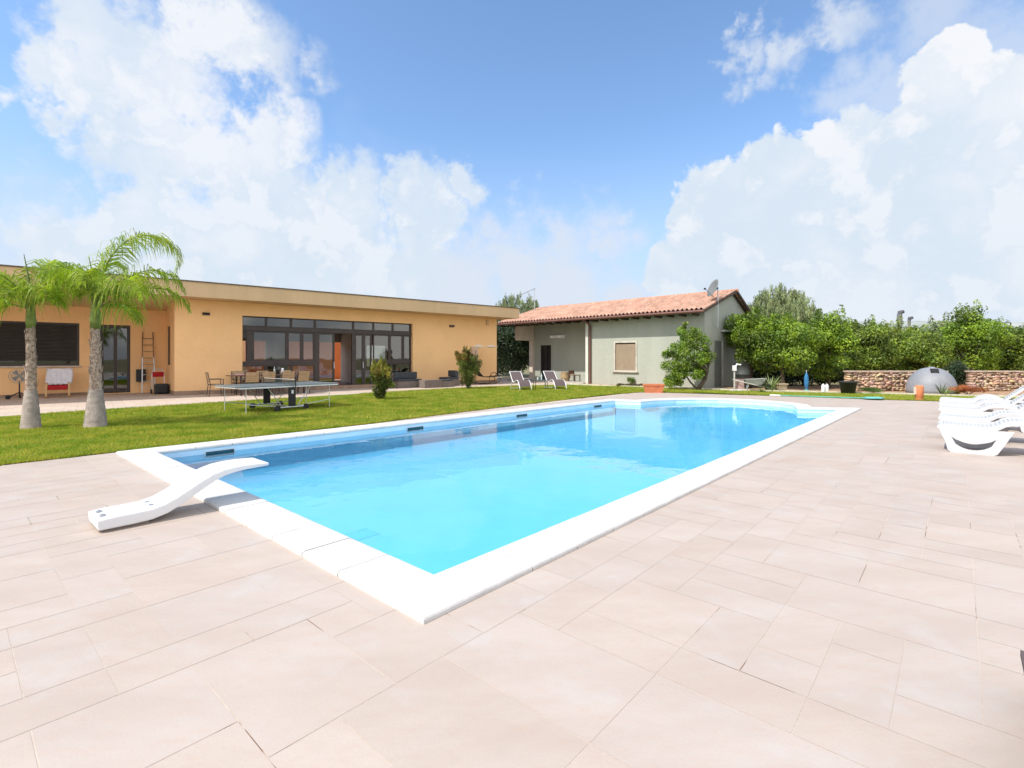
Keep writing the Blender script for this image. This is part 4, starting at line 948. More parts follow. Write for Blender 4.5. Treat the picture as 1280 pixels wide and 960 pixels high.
# textilene loungers on the lawn
def make_relax():
    t = empty('garden_recliner', (0, 0, 0))
    P = [(-.72, .79), (-.58, .67), (-.43, .52), (-.29, .39), (-.18, .33), (-.05, .33), (.12, .38), (.30, .43), (.45, .42), (.58, .33), (.70, .16), (.76, .02)]
    for sy in (-1, 1): MB().tube([(x, sy*.27, z) for x, z in P], .019, 8).build('side_frame', white_plastic, t, True)
    b = MB(); b.ribbon([(x, z+.012) for x, z in P[:-1]], [(x, z+.004) for x, z in P[:-1]], -.255, .255); b.build('mesh_seat', mesh_fabric, t)
    for sy in (-1, 1): MB().tube([(-.27, sy*.27, .40), (-.42, sy*.27, .20), (-.55, sy*.27, .02)], .02, 8).build('leg', white_plastic, t)
    MB().tube([(-.55, -.27, .03), (-.55, .27, .03)], .016).build('cross_bar', white_plastic, t)
    MB().tube([(-.72, -.27, .79), (-.72, .27, .79)], .016).build('top_bar', white_plastic, t)
    return t
r0 = make_relax()
for i, (px, yb, lb) in enumerate(((657, 488.5, 'left charcoal mesh recliner with white frame on the lawn'), (701, 487.5, 'right charcoal mesh recliner with white frame on the lawn'))):
    o = r0 if i == 0 else copy_tree(r0); x, y = G(px, yb); a = math.atan2(-1, .33); dv = Vector((math.cos(a), math.sin(a)))*.72
    o.location = (x-dv.x, y-dv.y, .012); o.rotation_euler = (0, 0, a); tag(o, lb, 'recliner', 'mesh recliners on the lawn')
x, y = AT(675.5, 22.9); t = empty('side_table', (x, y, .012), R(10), 'low black table with a glass top between the two recliners', 'table')
MB().box(-.30, .30, -.25, .25, .425, .437).build('glass_top', mat('table_glass', (.10, .13, .12), .08, .02), t)
for (a, c) in ((-.27, -.22), (.27, -.22), (-.27, .22), (.27, .22)): MB().tube([(a, c, 0), (a, c, .424)], .013).build('leg', black_m, t)
b = MB(); b.lathe([(.03, 0), (.035, .06), (.03, .10), (.02, .1)], 12); o = b.build('glass_jar', mat('clear_jar', (.7, .75, .72), .1)); o.location = (x-.12, y, .451); tag(o, 'small pale jar standing on the low black table', 'jar')
b = MB(); b.lathe([(.03, 0), (.032, .18), (.012, .24), (.012, .30)], 12); o = b.build('bottle', mat('pale_bottle', (.5, .62, .6), .1)); o.location = (x+.05, y+.05, .451); tag(o, 'slim pale bottle standing on the low black table', 'bottle')
# ================================================================== TABLE TENNIS
t = empty('table_tennis_table', (-6.50, 14.05, .012), R(52), 'grey outdoor table tennis table on wheels standing on the lawn', 'table')
tt = mat('tt_top', (.115, .135, .14), .8, .03, 4, spec=.05)
for s in (-1, 1):
    b = MB(); b.box(min(s*.008, s*1.37), max(s*.008, s*1.37), -.7625, .7625, .68, .70); o = b.build('table_top', tt, t)
    b = MB(); x0, x1 = sorted((s*.012, s*1.365)); b.box(x0, x1, -.757, -.737, .7005, .702); b.box(x0, x1, .737, .757, .7005, .702); b.box(s*1.355-.01, s*1.355+.01, -.737, .737, .7005, .702); b.box(x0, x1, -.004, .004, .7005, .7018); b.build('court_line', white_plastic, o)
    b = MB(); b.box(x0, x1, -.7625, -.74, .645, .679); b.box(x0, x1, .74, .7625, .645, .679); b.box(s*1.35-.012, s*1.35+.012, -.739, .739, .645, .679); b.build('apron', alu, o)
    for y in (-.62, .62):
        MB().tube([(s*1.17, y, .66), (s*1.17, y, 0)], .010).build('leg', alu, t)
        MB().tube([(s*.28, y*.92, .12), (s*1.17, y, .24)], .011).build('brace', alu, t)
        MB().tube([(s*.62, y*.95, .66), (s*.22, y*.95, .13)], .011).build('brace', alu, t)
for y in (-.70, .70):
    b = MB(); b.box(-.10, .10, y-.025, y+.025, .13, .66); b.build('side_panel', black_m, t, False, .02)
    b = MB(); b.box(-.03, .03, y-.03, y-.026, .47, .56); b.build('label_plate', white_plastic, t) if y < 0 else None
    MB().tube([(-.42, y, .11), (.42, y, .11)], .018).build('undercarriage_tube', alu, t)
    for x in (-.40, .40):
        b = MB(); b.lathe([(.03, -.022), (.075, -.022), (.085, -.012), (.085, .012), (.075, .022), (.03, .022)], 20); o = b.build('wheel', black_m, t); o.rotation_euler = (PI/2, 0, 0); o.location = (x, y, .085)
MB().tube([(0, -.7, .11), (0, .7, .11)], .018).build('undercarriage_tube', alu, t)
netm = bpy.data.materials.new('net_mesh'); netm.use_nodes = True; T = NT(netm.node_tree); nt = netm.node_tree
nt.links.new(T.n('ShaderNodeMixShader', inp={0: .35, 1: T.n('ShaderNodeBsdfTransparent').outputs[0], 2: T.n('ShaderNodeBsdfDiffuse', inp={0: (.05, .06, .06, 1)}).outputs[0]}).outputs[0], nt.nodes['Material Output'].inputs[0])
b = MB(); b.box(-.003, .003, -.86, .86, .715, .838); n_ = b.build('net', netm, t); b = MB(); b.box(-.006, .006, -.86, .86, .845, .858); b.build('net_tape', alu, n_)
for y in (-.885, .885): MB().tube([(0, y, .64), (0, y, .88)], .016).build('net_post', black_m, t)
# ================================================================== TERRACE FURNITURE (villa frame)
t = empty('dining_table', VW(3.05, -1.38, .01), RV, 'long dark slatted dining table laid for a meal on the terrace', 'table')
b = MB(); b.box(-1.5, 1.5, -.45, .45, .735, .76); b.build('table_top', mat('table_brown', (.12, .065, .05), .6, .1, 6), t)
for (a, c) in ((-1.15, -.38), (1.15, -.38), (-1.15, .38), (1.15, .38)): MB().box(a-.03, a+.03, c-.03, c+.03, 0, .734).build('leg', dark_frame, t)
def make_chair(i):
    c = empty('dining_chair', (0, 0, 0))
    for sy in (-1, 1):
        MB().tube([(.22, sy*.24, 0), (.21, sy*.24, .43), (.20, sy*.26, .63)], .014).build('leg', dark_frame, c)
        MB().tube([(-.26, sy*.24, 0), (-.21, sy*.24, .43), (-.30, sy*.24, .90)], .014).build('leg', dark_frame, c)
        MB().box(-.22, .22, sy*.265-.022, sy*.265+.022, .625, .645).build('armrest', dark_frame, c)
    b = MB(); b.tube([(-.21, -.24, .43), (.21, -.24, .43), (.21, .24, .43), (-.21, .24, .43)], .014, closed=True); b.build('seat_frame', dark_frame, c)
    b = MB()
    for k in range(6): b.box(-.20+k*.07, -.145+k*.07, -.225, .225, .44, .452)
    b.build('seat', teak, c)
    b = MB(); tl = math.atan2(.09, .47)
    for k in range(5): b.box(-.006, .006, -.225, .225, -.033, .033, Matrix.Translation((-.235-.018*k, 0, .56+k*.077)) @ Matrix.Rotation(-tl, 4, 'Y'))
    b.build('backrest', teak, c)
    return c
ch = make_chair(0); chairs = [(1.15, -1.30, 0, 'dining chair standing alone at the left end of the long table'), (2.15, -2.12, 90, 'dining chair on the lawn side, nearest the left table end'), (2.72, -2.12, 90, 'dining chair on the lawn side, second from the left end'),
       (3.42, -2.12, 90, 'dining chair on the lawn side, third from the left end'), (3.98, -2.05, 100, 'slightly turned dining chair on the lawn side, fourth from left'), (2.1, -.62, -90, 'dining chair on the villa side behind the left table end'), (3.0, -.62, -90, 'dining chair on the villa side at the middle of the table'), (3.9, -.62, -90, 'dining chair on the villa side behind the right table end')]
for i, (x, y, a, lb) in enumerate(chairs):
    o = ch if i == 0 else copy_tree(ch); o.location = VW(x, y, .01); o.rotation_euler = (0, 0, RV+R(a)); tag(o, lb, 'chair', 'slatted chairs around the dining table')
tz = .771
def small(name, lb, cat, x, y, prof, m, grp=None, z=tz):
    b = MB(); b.lathe(prof, 14); o = b.build(name, m, None, True); o.location = VW(x, y, z); tag(o, lb, cat, grp); return o
small('bottle', 'clear bottle near the middle of the dining table', 'bottle', 3.2, -1.3, [(.035, 0), (.037, .2), (.013, .26), (.013, .32)], mat('clear_glass_bottle', (.7, .72, .7), .1))
small('jug', 'white jug right of the bottle on the dining table', 'jug', 3.5, -1.35, [(.05, 0), (.065, .08), (.045, .2), (.055, .25), (.04, .25)], white_plastic)
small('glass', 'small drinking glass left of the bottle on the dining table', 'glass', 2.75, -1.5, [(.028, 0), (.034, .11), (.03, .11), (.025, .01)], white_plastic)
small('bowl', 'white bowl in front of the middle chair on the dining table', 'bowl', 2.95, -1.25, [(.05, 0), (.11, .07), (.10, .07), (.04, .01)], white_plastic)
for (x, y, lb) in ((1.95, -1.2, 'red and white printed cushion at the left table end'), (2.35, -1.15, 'red printed cloth beside the cushion on the dining table')):
    b = MB(); b.box(-.17, .17, -.12, .12, 0, .05); o = b.build('place_mat' if 'cloth' in lb else 'cushion', mat('red_print', (.50, .10, .09), .8, .4, 25, col2=(.75, .7, .65)), None, False, .02); o.location = VW(x, y, tz); o.rotation_euler = (0, 0, RV); tag(o, lb, 'textile')
# armchair with towel
t = empty('armchair', VW(-3.35, 1.9, .012), RV+R(-90), 'bentwood armchair with a red seat against the recessed wall', 'armchair')
for sy in (-1, 1):
    b = MB(); pts = [(-.28, 0.0), (.26, 0.0), (.33, .03), (.36, .12), (.36, .44), (.33, .52), (.25, .545), (-.22, .50)]
    b.ribbon(pts, [(x*.93+.0, z+(.03 if z < .2 else -.03)) for x, z in pts], sy*.31-.03, sy*.31+.03); b.build('arm_frame', wood_light, t)
b = MB(); b.box(.27, .31, -.28, .28, .28, .33); b.box(-.2, -.16, -.28, .28, .25, .30); b.build('cross_rail', wood_light, t)
b = MB(); pr = [(.36, .36), (.30, .44), (.0, .38), (-.14, .37), (-.26, .5), (-.42, .98)]; b.ribbon(pr, [(x-.02, z-.09) for x, z in pr], -.27, .27); b.build('cushion', red_fab, t, False, .02)
b = MB(); nx_ = 16; ny_ = 22
pts = [(.02, .46), (-.10, .44), (-.22, .52), (-.38, .99), (-.44, 1.02), (-.50, .97), (-.50, .6)]
def ev(f):
    q = f*(len(pts)-1); i = min(int(q), len(pts)-2); f = q-i; return pts[i][0]*(1-f)+pts[i+1][0]*f, pts[i][1]*(1-f)+pts[i+1][1]*f
vs = []
for i in range(nx_+1):
    for j in range(ny_+1):
        f = j/ny_; yy = -.33+.72*i/nx_; lo = .16*math.sin(i/nx_*PI*1.1+.4)*(1-f); x, z = ev(min(1, f+lo)); w = .012*math.sin(i*1.9+j*.5)+.008*math.sin(j*1.3)
        vs.append((x+.02+w, yy+.02*math.sin(j*.7), z+.02+w))
b.add(vs, [(i*(ny_+1)+j, (i+1)*(ny_+1)+j, (i+1)*(ny_+1)+j+1, i*(ny_+1)+j+1) for i in range(nx_) for j in range(ny_)])
o = b.build('towel', towel_m, None, True); md = o.modifiers.new('thick', 'SOLIDIFY'); md.thickness = .012
o.location = VW(-3.35, 1.9, .012); o.rotation_euler = (0, 0, RV+R(-90)); tag(o, 'crumpled white towel thrown over the red armchair', 'towel')
# floor fan on a wheeled base
t = empty('floor_fan', VW(-4.35, 1.75, .012), RV, 'wire floor fan behind the left palm trunk beside the armchair', 'fan')
MB().tube([(0, 0, .05), (0, 0, .62)], .02).build('stand', black_m, t)
b = MB()
for r in (.06, .13, .20, .27):
    for yy in (-.07, .05): b.tube([(r*math.cos(k*PI/14), yy*(1-.5*(r/.27)**2), .80+r*math.sin(k*PI/14)) for k in range(28)], .005, 5, closed=True)
for k in range(24):
    a = k*PI/12; b.tube([(0, -.07, .8), (.15*math.cos(a), -.06, .8+.15*math.sin(a)), (.27*math.cos(a), -.03, .8+.27*math.sin(a)), (.15*math.cos(a), .05, .8+.15*math.sin(a))], .003, 4)
b.build('cage', grey_m, t)
b = MB()
for k in range(4):
    a = k*PI/2+.3; b.add([(0, 0, .8), (.22*math.cos(a), -.03, .8+.22*math.sin(a)), (.22*math.cos(a+.8), .03, .8+.22*math.sin(a+.8)), (.0, .012, .8), (.22*math.cos(a), -.018, .8+.22*math.sin(a)), (.22*math.cos(a+.8), .042, .8+.22*math.sin(a+.8))], [(0, 1, 2), (5, 4, 3), (0, 3, 4, 1), (1, 4, 5, 2), (2, 5, 3, 0)])
b.build('blades', grey_m, t)
for k in range(3):
    a = k*2*PI/3-.5; MB().tube([(0, 0, .22), (.3*math.cos(a), .3*math.sin(a), .07)], .02).build('base_leg', black_m, t)
    b = MB(); b.lathe([(.02, -.025), (.07, -.025), (.07, .025), (.02, .025)], 16); o = b.build('wheel', black_m, t); o.rotation_euler = (PI/2, 0, a); o.location = (.32*math.cos(a), .32*math.sin(a), .07)
# ladder
t = empty('ladder', VW(-.62, 2.42, .012), RV, 'two section ladder leaning in the recessed corner beside the door', 'ladder')
def ladder(z0, z1, w, m, dy, nm):
    b = MB(); f = lambda z: .38*z/2.5+dy
    for sx in (-1, 1): b.tube([(sx*w, f(z0), z0), (sx*w*.86, f(z1), z1)], .022, 6)
    k = z0+.2
    while k < z1-.05: b.tube([(-w, f(k), k), (w, f(k), k)], .014, 6); k += .27
    b.build(nm, m, t)
ladder(0, 1.45, .22, alu, 0, 'lower_section'); ladder(.95, 2.5, .20, mat('ladder_wood', (.36, .22, .13), .8, .2), .04, 'upper_section')
# hand truck style folding chair + bags
t = empty('folding_trolley', VW(-.35, 1.75, .012), RV, 'folding trolley chair with a red back in the recessed corner', 'trolley')
for sx in (-.2, .2): MB().tube([(sx, .0, .03), (sx, .12, .75), (sx*.8, .16, .93)], .014).build('side_tube', alu, t)
b = MB(); b.tube([(-.17, .16, .92), (-.12, .17, .97), (.12, .17, .97), (.17, .16, .92)], .016); b.build('handle', alu, t)
MB().box(-.19, .19, .10, .14, .66, .86).build('back_panel', red_fab, t)
for sx in (-.24, .24):
    b = MB(); b.lathe([(.02, -.02), (.09, -.02), (.09, .02), (.02, .02)], 16); o = b.build('wheel', black_m, t); o.rotation_euler = (0, PI/2, 0); o.location = (sx, .02, .09)
b = MB(); b.box(-.24, .24, -.2, .14, .0, .40); o = b.build('sports_bag', black_m, None, False, .07); o.location = VW(-.28, 1.42, .02); o.rotation_euler = (0, 0, RV); tag(o, 'stuffed black bag in front of the folding trolley chair', 'bag')
b = MB(); b.box(-.16, .16, -.09, .09, -.25, .25); o = b.build('meter_box', black_m, None, False, .01); o.location = VW(-.85, 2.775, .72); o.rotation_euler = (0, 0, RV); tag(o, 'black box mounted low on the recessed wall behind the ladder', 'box')
# wicker furniture
def rattan_box(name, lb, cat, x, y, w, dp, h, cush=None, back=None, rz=0.0):
    t = empty(name, VW(x, y, .01), RV+rz, lb, cat, 'grey wicker lounge set')
    b = MB()
    n = int(h/.045)
    for k in range(n): b.box(-w/2, w/2, -dp/2, dp/2, .012+k*h/n, .012+(k+.82)*h/n)
    b.box(-w/2+.01, w/2-.01, -dp/2+.01, dp/2-.01, .01, h); b.build('wicker_body', rattan, t)
    if cush: MB().box(-w/2+.03, w/2-.03, -dp/2+.02, dp/2-.02, h+.015, h+.015+cush).build('seat_cushion', grey_cushion, t, False, .03)
    if back:
        ax, sg = back
        if ax == 'x':
            xx = sorted((sg*w/2, sg*(w/2-.09))); MB().box(xx[0], xx[1], -dp/2, dp/2, h+.016, h+.40).build('wicker_back', rattan, t)
            xx = sorted((sg*(w/2-.10), sg*(w/2-.26))); MB().box(xx[0], xx[1], -dp/2+.04, dp/2-.04, h+.03+(cush or 0), h+.46).build('back_cushion', grey_cushion, t, False, .04)
        else:
            yy = sorted((sg*dp/2, sg*(dp/2-.09))); MB().box(-w/2, w/2, yy[0], yy[1], h+.016, h+.40).build('wicker_back', rattan, t)
            yy = sorted((sg*(dp/2-.10), sg*(dp/2-.26))); MB().box(-w/2+.04, w/2-.04, yy[0], yy[1], h+.03+(cush or 0), h+.44).build('back_cushion', grey_cushion, t, False, .04)
rattan_box('wicker_sofa', 'wicker sofa with grey cushions against the right glazing', 'sofa', 9.35, -.85, 1.3, .72, .30, .09, ('y', 1))
rattan_box('wicker_table', 'low wicker box table left of the wicker stool', 'table', 10.15, -1.65, .95, .62, .36)
rattan_box('wicker_stool', 'grey wicker footstool with a thin slate cushion at the lawn edge', 'stool', 11.0, -1.62, .68, .60, .28, .06)
rattan_box('wicker_armchair', 'wicker armchair with a slate blue back cushion facing left', 'armchair', 11.75, -.85, .82, .78, .32, .10, ('x', 1))
# canopied rocking lounger
t = empty('rocking_lounger', VW(14.05, -.95, .01), RV-R(12), 'black rocking lounger under a small beige canopy', 'sun lounger')
for sy in (-.33, .33):
    b = MB(); b.tube([(-.85+.0, sy, .14), (-.55, sy, .03), (-.1, sy, 0.02), (.35, sy, .03), (.62, sy, .12), (.74, sy, .25), (.62, sy, .40), (.42, sy, .46)], .018); b.tube([(.42, sy, .46), (.5, sy, .58), (.72, sy, .62), (.86, sy, .5)], .018); b.tube([(.38, sy, .03), (.38, sy, .42)], .012); b.build('rocker', black_m, t)
    MB().tube([(-.72, sy, .1), (-.80, sy, 1.0), (-.74, sy, 1.75), (-.55, sy, 2.0)], .016).build('canopy_arm', brown_metal, t)
pr = [(-.75, .98), (-.45, .62), (-.30, .45), (0, .40), (.40, .42), (.60, .44), (.85, .46)]
b = MB(); b.ribbon(pr, [(x, z-.03) for x, z in pr], -.31, .31); b.build('sling_seat', mat('black_sling', (.03, .035, .035), .8), t)
b = MB(); b.ribbon([(-.66, 2.02), (-.3, 2.06), (.2, 2.06), (.50, 2.02)], [(-.66, 1.99), (-.3, 2.03), (.2, 2.03), (.50, 1.99)], -.42, .42); b.box(-.68, -.655, -.42, .42, 1.0, 2.0); b.build('canopy', mat('canopy_cloth', (.72, .60, .48), .9, .05), t)
b = MB(); b.tube([(-.66, 0, 2.07), (-.4, 0, 2.10), (-.25, 0, 2.07)], .03, 6); b.tube([(.15, 0, 2.07), (.35, 0, 2.10), (.5, 0, 2.05)], .03, 6); b.build('canopy_roll', white_plastic, t)
# ================================================================== GARDEN OBJECTS
def at(o, px, py, z=.0, rz=0.0, d=None):
    x, y = G(px, py) if d is None else AT(px, d); o.location = (x, y, z); o.rotation_euler = (0, 0, rz); return o
t = empty('planter', (0, 0, 0), 0, 'rectangular terracotta planter on the deck corner by the pool', 'planter'); at(t, 817, 490.8, .0, R(2))
b = MB(); b.add([(-.33, -.14, 0), (.33, -.14, 0), (.33, .14, 0), (-.33, .14, 0), (-.385, -.17, .31), (.385, -.17, .31), (.385, .17, .31), (-.385, .17, .31)], [(3, 2, 1, 0), (0, 1, 5, 4), (1, 2, 6, 5), (2, 3, 7, 6), (3, 0, 4, 7)]); b.build('body', terracotta, t)
b = MB(); b.box(-.41, .41, -.195, -.155, .30, .355); b.box(-.41, .41, .155, .195, .30, .355); b.box(-.41, -.36, -.155, .155, .30, .355); b.box(.36, .41, -.155, .155, .30, .355); b.build('rim', terracotta, t)
b = MB(); b.box(-.37, .37, -.16, .16, .27, .305); b.build('soil', soil_m, t)
# grey dome tank
t = empty('dome_tank', (0, 0, 0), 0, 'grey metal dome shaped cistern in front of the stone wall', 'tank'); at(t, 1164, 0, 0, 0, 20.5)
b = MB(); prof = [(.83*math.cos(a)**.9, .12+.93*math.sin(a)) for a in [R(2+k*6.2) for k in range(14)]]+[(.02, 1.05)]; b.lathe([(.83, -.02)]+prof, 44); b.build('shell', tank_m, t, True)
b = MB(); M_ = Matrix.Rotation(R(-100), 4, 'Z') @ Matrix.Translation((.80, 0, .63)); 
for k in range(5): b.box(-.02, .03, -.13, .13, k*.045-.1, k*.045-.065, Matrix.Rotation(R(-117), 4, 'Z') @ Matrix.Translation((.475, 0, .90)) @ Matrix.Rotation(R(-35), 4, 'Y'))
b.build('vent_grille', black_m, t)
b = MB(); b.tube([(.838*math.cos(R(k*6))**.9*math.cos(R(-82)), .838*math.cos(R(k*6))**.9*math.sin(R(-82)), .12+.93*math.sin(R(k*6))) for k in range(0, 9)], .007, 5); b.build('seam', grey_m, t)
b = MB(); b.lathe([(.12, 1.04), (.12, 1.065), (.06, 1.08)], 16); b.build('lid', steel, t)
# terracotta bollard
t = empty('terracotta_pot', (0, 0, 0), 0, 'small upright terracotta cylinder on the deck edge before the dome', 'pot'); at(t, 1149, 500.2)
MB().lathe([(.10, 0), (.14, .02), (.10, .07), (.12, .09), (.125, .45), (.11, .50), (.05, .51)], 20).build('body', terracotta, t, True)
b = MB(); b.box(-.165, -.12, -.03, .03, .20, .45); b.build('pale_spout', cream_paint, t)
# black pot + square pot + canisters + blue object
t = empty('plant_pot', (0, 0, 0), 0, 'large black tapered plant pot in front of the stone wall', 'plant pot'); at(t, 1060, 492.0, .01)
MB().lathe([(.24, 0), (.31, .43), (.34, .43), (.35, .49), (.32, .49), (.30, .42)], 28).build('body', mat('black_pot', (.03, .03, .032), .6, .2), t, True)
MB().lathe([(.29, .40), (.02, .43)], 20).build('soil', soil_m, t)
t = empty('plant_pot', (0, 0, 0), 0, 'square beige flower pot beside the agave', 'plant pot'); at(t, 976, 489.4, .01, R(8))
b = MB(); b.box(-.17, .17, -.17, .17, 0, .28); b.box(-.21, .21, -.21, .21, .281, .34); b.build('body', mat('beige_pot', (.42, .32, .21), .85, .15), t)
for (px, lb) in ((1029, 'left one of two white canisters under the citrus tree'), (1033.6, 'right one of two white canisters under the citrus tree')):
    t = empty('canister', (0, 0, 0), 0, lb, 'canister', 'white canisters'); at(t, px, 491, .01)
    MB().lathe([(.065, 0), (.07, .03), (.07, .28), (.045, .33)], 16).build('body', white_plastic, t, True); MB().lathe([(.025, .33), (.025, .37), (.001, .37)], 12).build('cap', white_plastic, t)
blue_dull = mat('dull_blue', (.03, .17, .36), .7, .2)
t = empty('garden_hose_reel', (0, 0, 0), 0, 'blue folded parasol leaning under the citrus tree', 'parasol'); t.name = 'folded_parasol'; at(t, 1008, 489.5, .01)
b = MB(); b.lathe([(.05, .12), (.09, .35), (.085, .6), (.04, .74), (.02, .80)], 10); b.build('cloth', blue_dull, t); MB().tube([(0, 0, 0), (0, 0, .9)], .015).build('pole', alu, t)
MB().lathe([(.12, 0), (.12, .05), (.03, .08)], 14).build('base', teal_m, t)
# pipe stand, barrel, barrow, boards beneath the citrus
t = empty('standpipe', (0, 0, 0), 0, 'white standpipe with a tap beside the dark barrel', 'standpipe'); at(t, 918, 488.2, .01)
MB().tube([(0, 0, 0), (0, 0, 1.05)], .035, 10).build('pipe', concrete, t); b = MB(); b.tube([(0, 0, 1.0), (.12, 0, 1.15), (.28, 0, 1.12)], .04); b.box(-.07, .07, -.06, .06, .86, 1.1); b.build('tap', white_plastic, t)
b = MB(); b.box(-.28, .28, -.10, .10, 0, .05); o = b.build('stone_slab', mat('pale_slab', (.62, .62, .64), .8)); at(o, 921, 488.8, .012); tag(o, 'pale flat slab lying at the foot of the standpipe', 'slab')
t = empty('barrel', (0, 0, 0), 0, 'dark plastic barrel in the shade behind the standpipe', 'barrel'); at(t, 928, 486.4, .01, 0, 23.6)
MB().lathe([(.29, 0), (.33, .3), (.34, .62), (.36, .64), (.36, .68), (.34, .7), (.33, 1.08), (.36, 1.12)], 24).build('body', mat('barrel_dark', (.05, .055, .05), .6, .2), t, True)
MB().lathe([(.37, 1.12), (.37, 1.16), (.1, 1.19)], 24).build('lid', black_m, t)
b = MB(); b.box(-.18, .18, -.04, .04, 0, .5); o = b.build('pink_slab', mat('pink_stone', (.48, .33, .30), .9)); o.name = 'stone_slab'; at(o, 925.5, 488.0, .01, R(5)); o.rotation_euler = (R(-14), 0, R(5)); tag(o, 'pinkish slab leaning against the dark barrel', 'slab')
t = empty('wheelbarrow', (0, 0, 0), 0, 'old dark wheelbarrow with pale handles under the citrus trees', 'wheelbarrow'); at(t, 943, 489, .01, R(160))
b = MB(); b.add([(-.25, -.2, .28), (.25, -.2, .28), (.25, .2, .28), (-.25, .2, .28), (-.45, -.3, .55), (.4, -.3, .50), (.4, .3, .50), (-.45, .3, .55), (-.24, -.19, .30), (.24, -.19, .30), (.24, .19, .30), (-.24, .19, .30), (-.42, -.27, .55), (.37, -.27, .5), (.37, .27, .5), (-.42, .27, .55)],
   [(3, 2, 1, 0), (0, 1, 5, 4), (1, 2, 6, 5), (2, 3, 7, 6), (3, 0, 4, 7), (8, 9, 10, 11), (12, 13, 9, 8), (13, 14, 10, 9), (14, 15, 11, 10), (15, 12, 8, 11), (4, 5, 13, 12), (5, 6, 14, 13), (6, 7, 15, 14), (7, 4, 12, 15)]); b.build('tray', grey_m, t)
for sy in (-.22, .22): MB().tube([(-.55, 0, .15), (0, sy, .27), (.85, sy*1.2, .48)], .02).build('handle', concrete, t); MB().tube([(.25, sy, .28), (.32, sy, 0)], .02).build('leg', grey_m, t)
b = MB(); b.lathe([(.03, -.03), (.15, -.03), (.15, .03), (.03, .03)], 18); o = b.build('wheel', black_m, t); o.rotation_euler = (PI/2, 0, 0); o.location = (-.55, 0, .15)
# spiky plants
def spiky(name, label, cat, px, py, n, L, m, seed, width=.04, group=None, d=None, z=.01, el=(25, 80), arch=.5):
    t = empty(name, (0, 0, 0), 0, label, cat, group); at(t, px, py, z, 0, d); rg = random.Random(seed); V = []; Cc = []
    for k in range(n):
        a = rg.uniform(0, 2*PI); e = R(rg.uniform(*el)); l = L*rg.uniform(.6, 1.1); s = Vector((-math.sin(a), math.cos(a), 0)); p = Vector((.02*math.cos(a), .02*math.sin(a), .0)); row = []
        for j in range(5):
            f = j/4; w = width*(1-f)**.7*(.7+.6*f if f < .4 else 1); row.append((p-s*w, p+s*w)); ee = e-arch*f*1.2; p = p+Vector((math.cos(a)*math.cos(ee), math.sin(a)*math.cos(ee), math.sin(ee)))*l/4
        c = rg.uniform(.7, 1.3)
        for j in range(4): V += [row[j][0], row[j][1], row[j+1][1], row[j+1][0]]; Cc += [(c, c, c)]*4
    V = np.array([tuple(v) for v in V]); npmesh('foliage', V, np.arange(len(V)).reshape(-1, 4), m, t, np.array(Cc)); 
    MB().lathe([(.04, -.01), (.05, .03), (.02, .08)], 10).build('stem', bark, t); return t
spiky('agave', 'spiky grey green agave left of the square beige pot', 'plant', 963, 489.5, 34, .85, succ_leaf, 1, .035)
spiky('agave', 'small agave with yellow edged leaves right before the dome', 'plant', 1182, 494.5, 30, .50, succ_leaf, 2, .035, 'agaves by the dome')
spiky('agave', 'yellowish agave between the dome and the rusty plant', 'plant', 1197, 493, 26, .45, foliage('yellow_leaf', (.42, .42, .12), (.5, .48, .16), .3, .3), 3, .03, 'agaves by the dome')
spiky('agave', 'dark narrow agave shoot leaning on the dome', 'plant', 1177, 0, 16, .6, dark_leaf, 4, .02, 'agaves by the dome', d=19.3, el=(60, 88))
spiky('flower_clump', 'flat light green clump at the foot of the agave', 'plant', 953, 490.3, 60, .35, citrus_leaf, 9, .02, el=(5, 45))
def clump_plant(name, label, cat, px, py, w, h, N, m, seed, size=.05, group=None, d=None, aspect=.5):
    t = empty(name, (0, 0, 0), 0, label, cat, group); at(t, px, py, .01, 0, d); b = MB()
    for i in range(5): a = i*1.3; b.tube([(0, 0, 0), (w*.5*math.cos(a), w*.5*math.sin(a), h*.7)], [.012, .005], 5)
    b.build('stems', bark, t)
    rg = np.random.default_rng(seed); cl = [(rg.uniform(-w*.6, w*.6), rg.uniform(-w*.4, w*.4), h*rg.uniform(.35, .8), w*.32, w*.32, h*.25) for _ in range(9)]
    leaves('foliage', cl, N, size, m, t, aspect, seed=seed, edge=.2); return t
clump_plant('rusty_shrub', 'low rust red plant between the dome and the short stone wall', 'plant', 1210, 494, .75, .38, 2600, rust_leaf, 1, .06, aspect=.35)
clump_plant('low_bush', 'dark green bush filling the gap in the stone wall', 'plant', 1198, 0, .9, 1.35, 5000, dark_leaf, 8, .08, d=22.4)
clump_plant('weed_mound', 'low green weed mound in front of the stone wall', 'plant', 1093, 492, .8, .26, 2600, foliage('weed_leaf', (.07, .13, .03), (.10, .16, .04)), 2, .05, aspect=.3)
clump_plant('bedding_plant', 'small upright plant under the shuttered window of the green house', 'plant', 788, 482.2, .25, .5, 700, citrus_leaf, 3, .06)
for i, (px, lb) in enumerate(((773, 'leftmost low dark red bedding plant at the foot of the green wall'), (779, 'second low dark bedding plant at the foot of the green wall'), (786, 'third low dark bedding plant at the foot of the green wall'), (794, 'low bedding plant left of the terracotta planter'), (800, 'bedding plant touching the terracotta planter'))):
    clump_plant('bedding_plant', lb, 'plant', px, 483.4, .22, .16, 350, foliage('bedding_dark%d' % (i % 2), (.10, .08, .035), (.14, .12, .05)), 30+i, .045, 'low bedding plants along the green wall')
clump_plant('shrub', 'grey green shrub at the foot of the bent citrus tree', 'shrub', 838, 486.5, .42, .7, 1500, foliage('grey_shrub', (.12, .17, .06), (.2, .25, .1)), 4, .06)
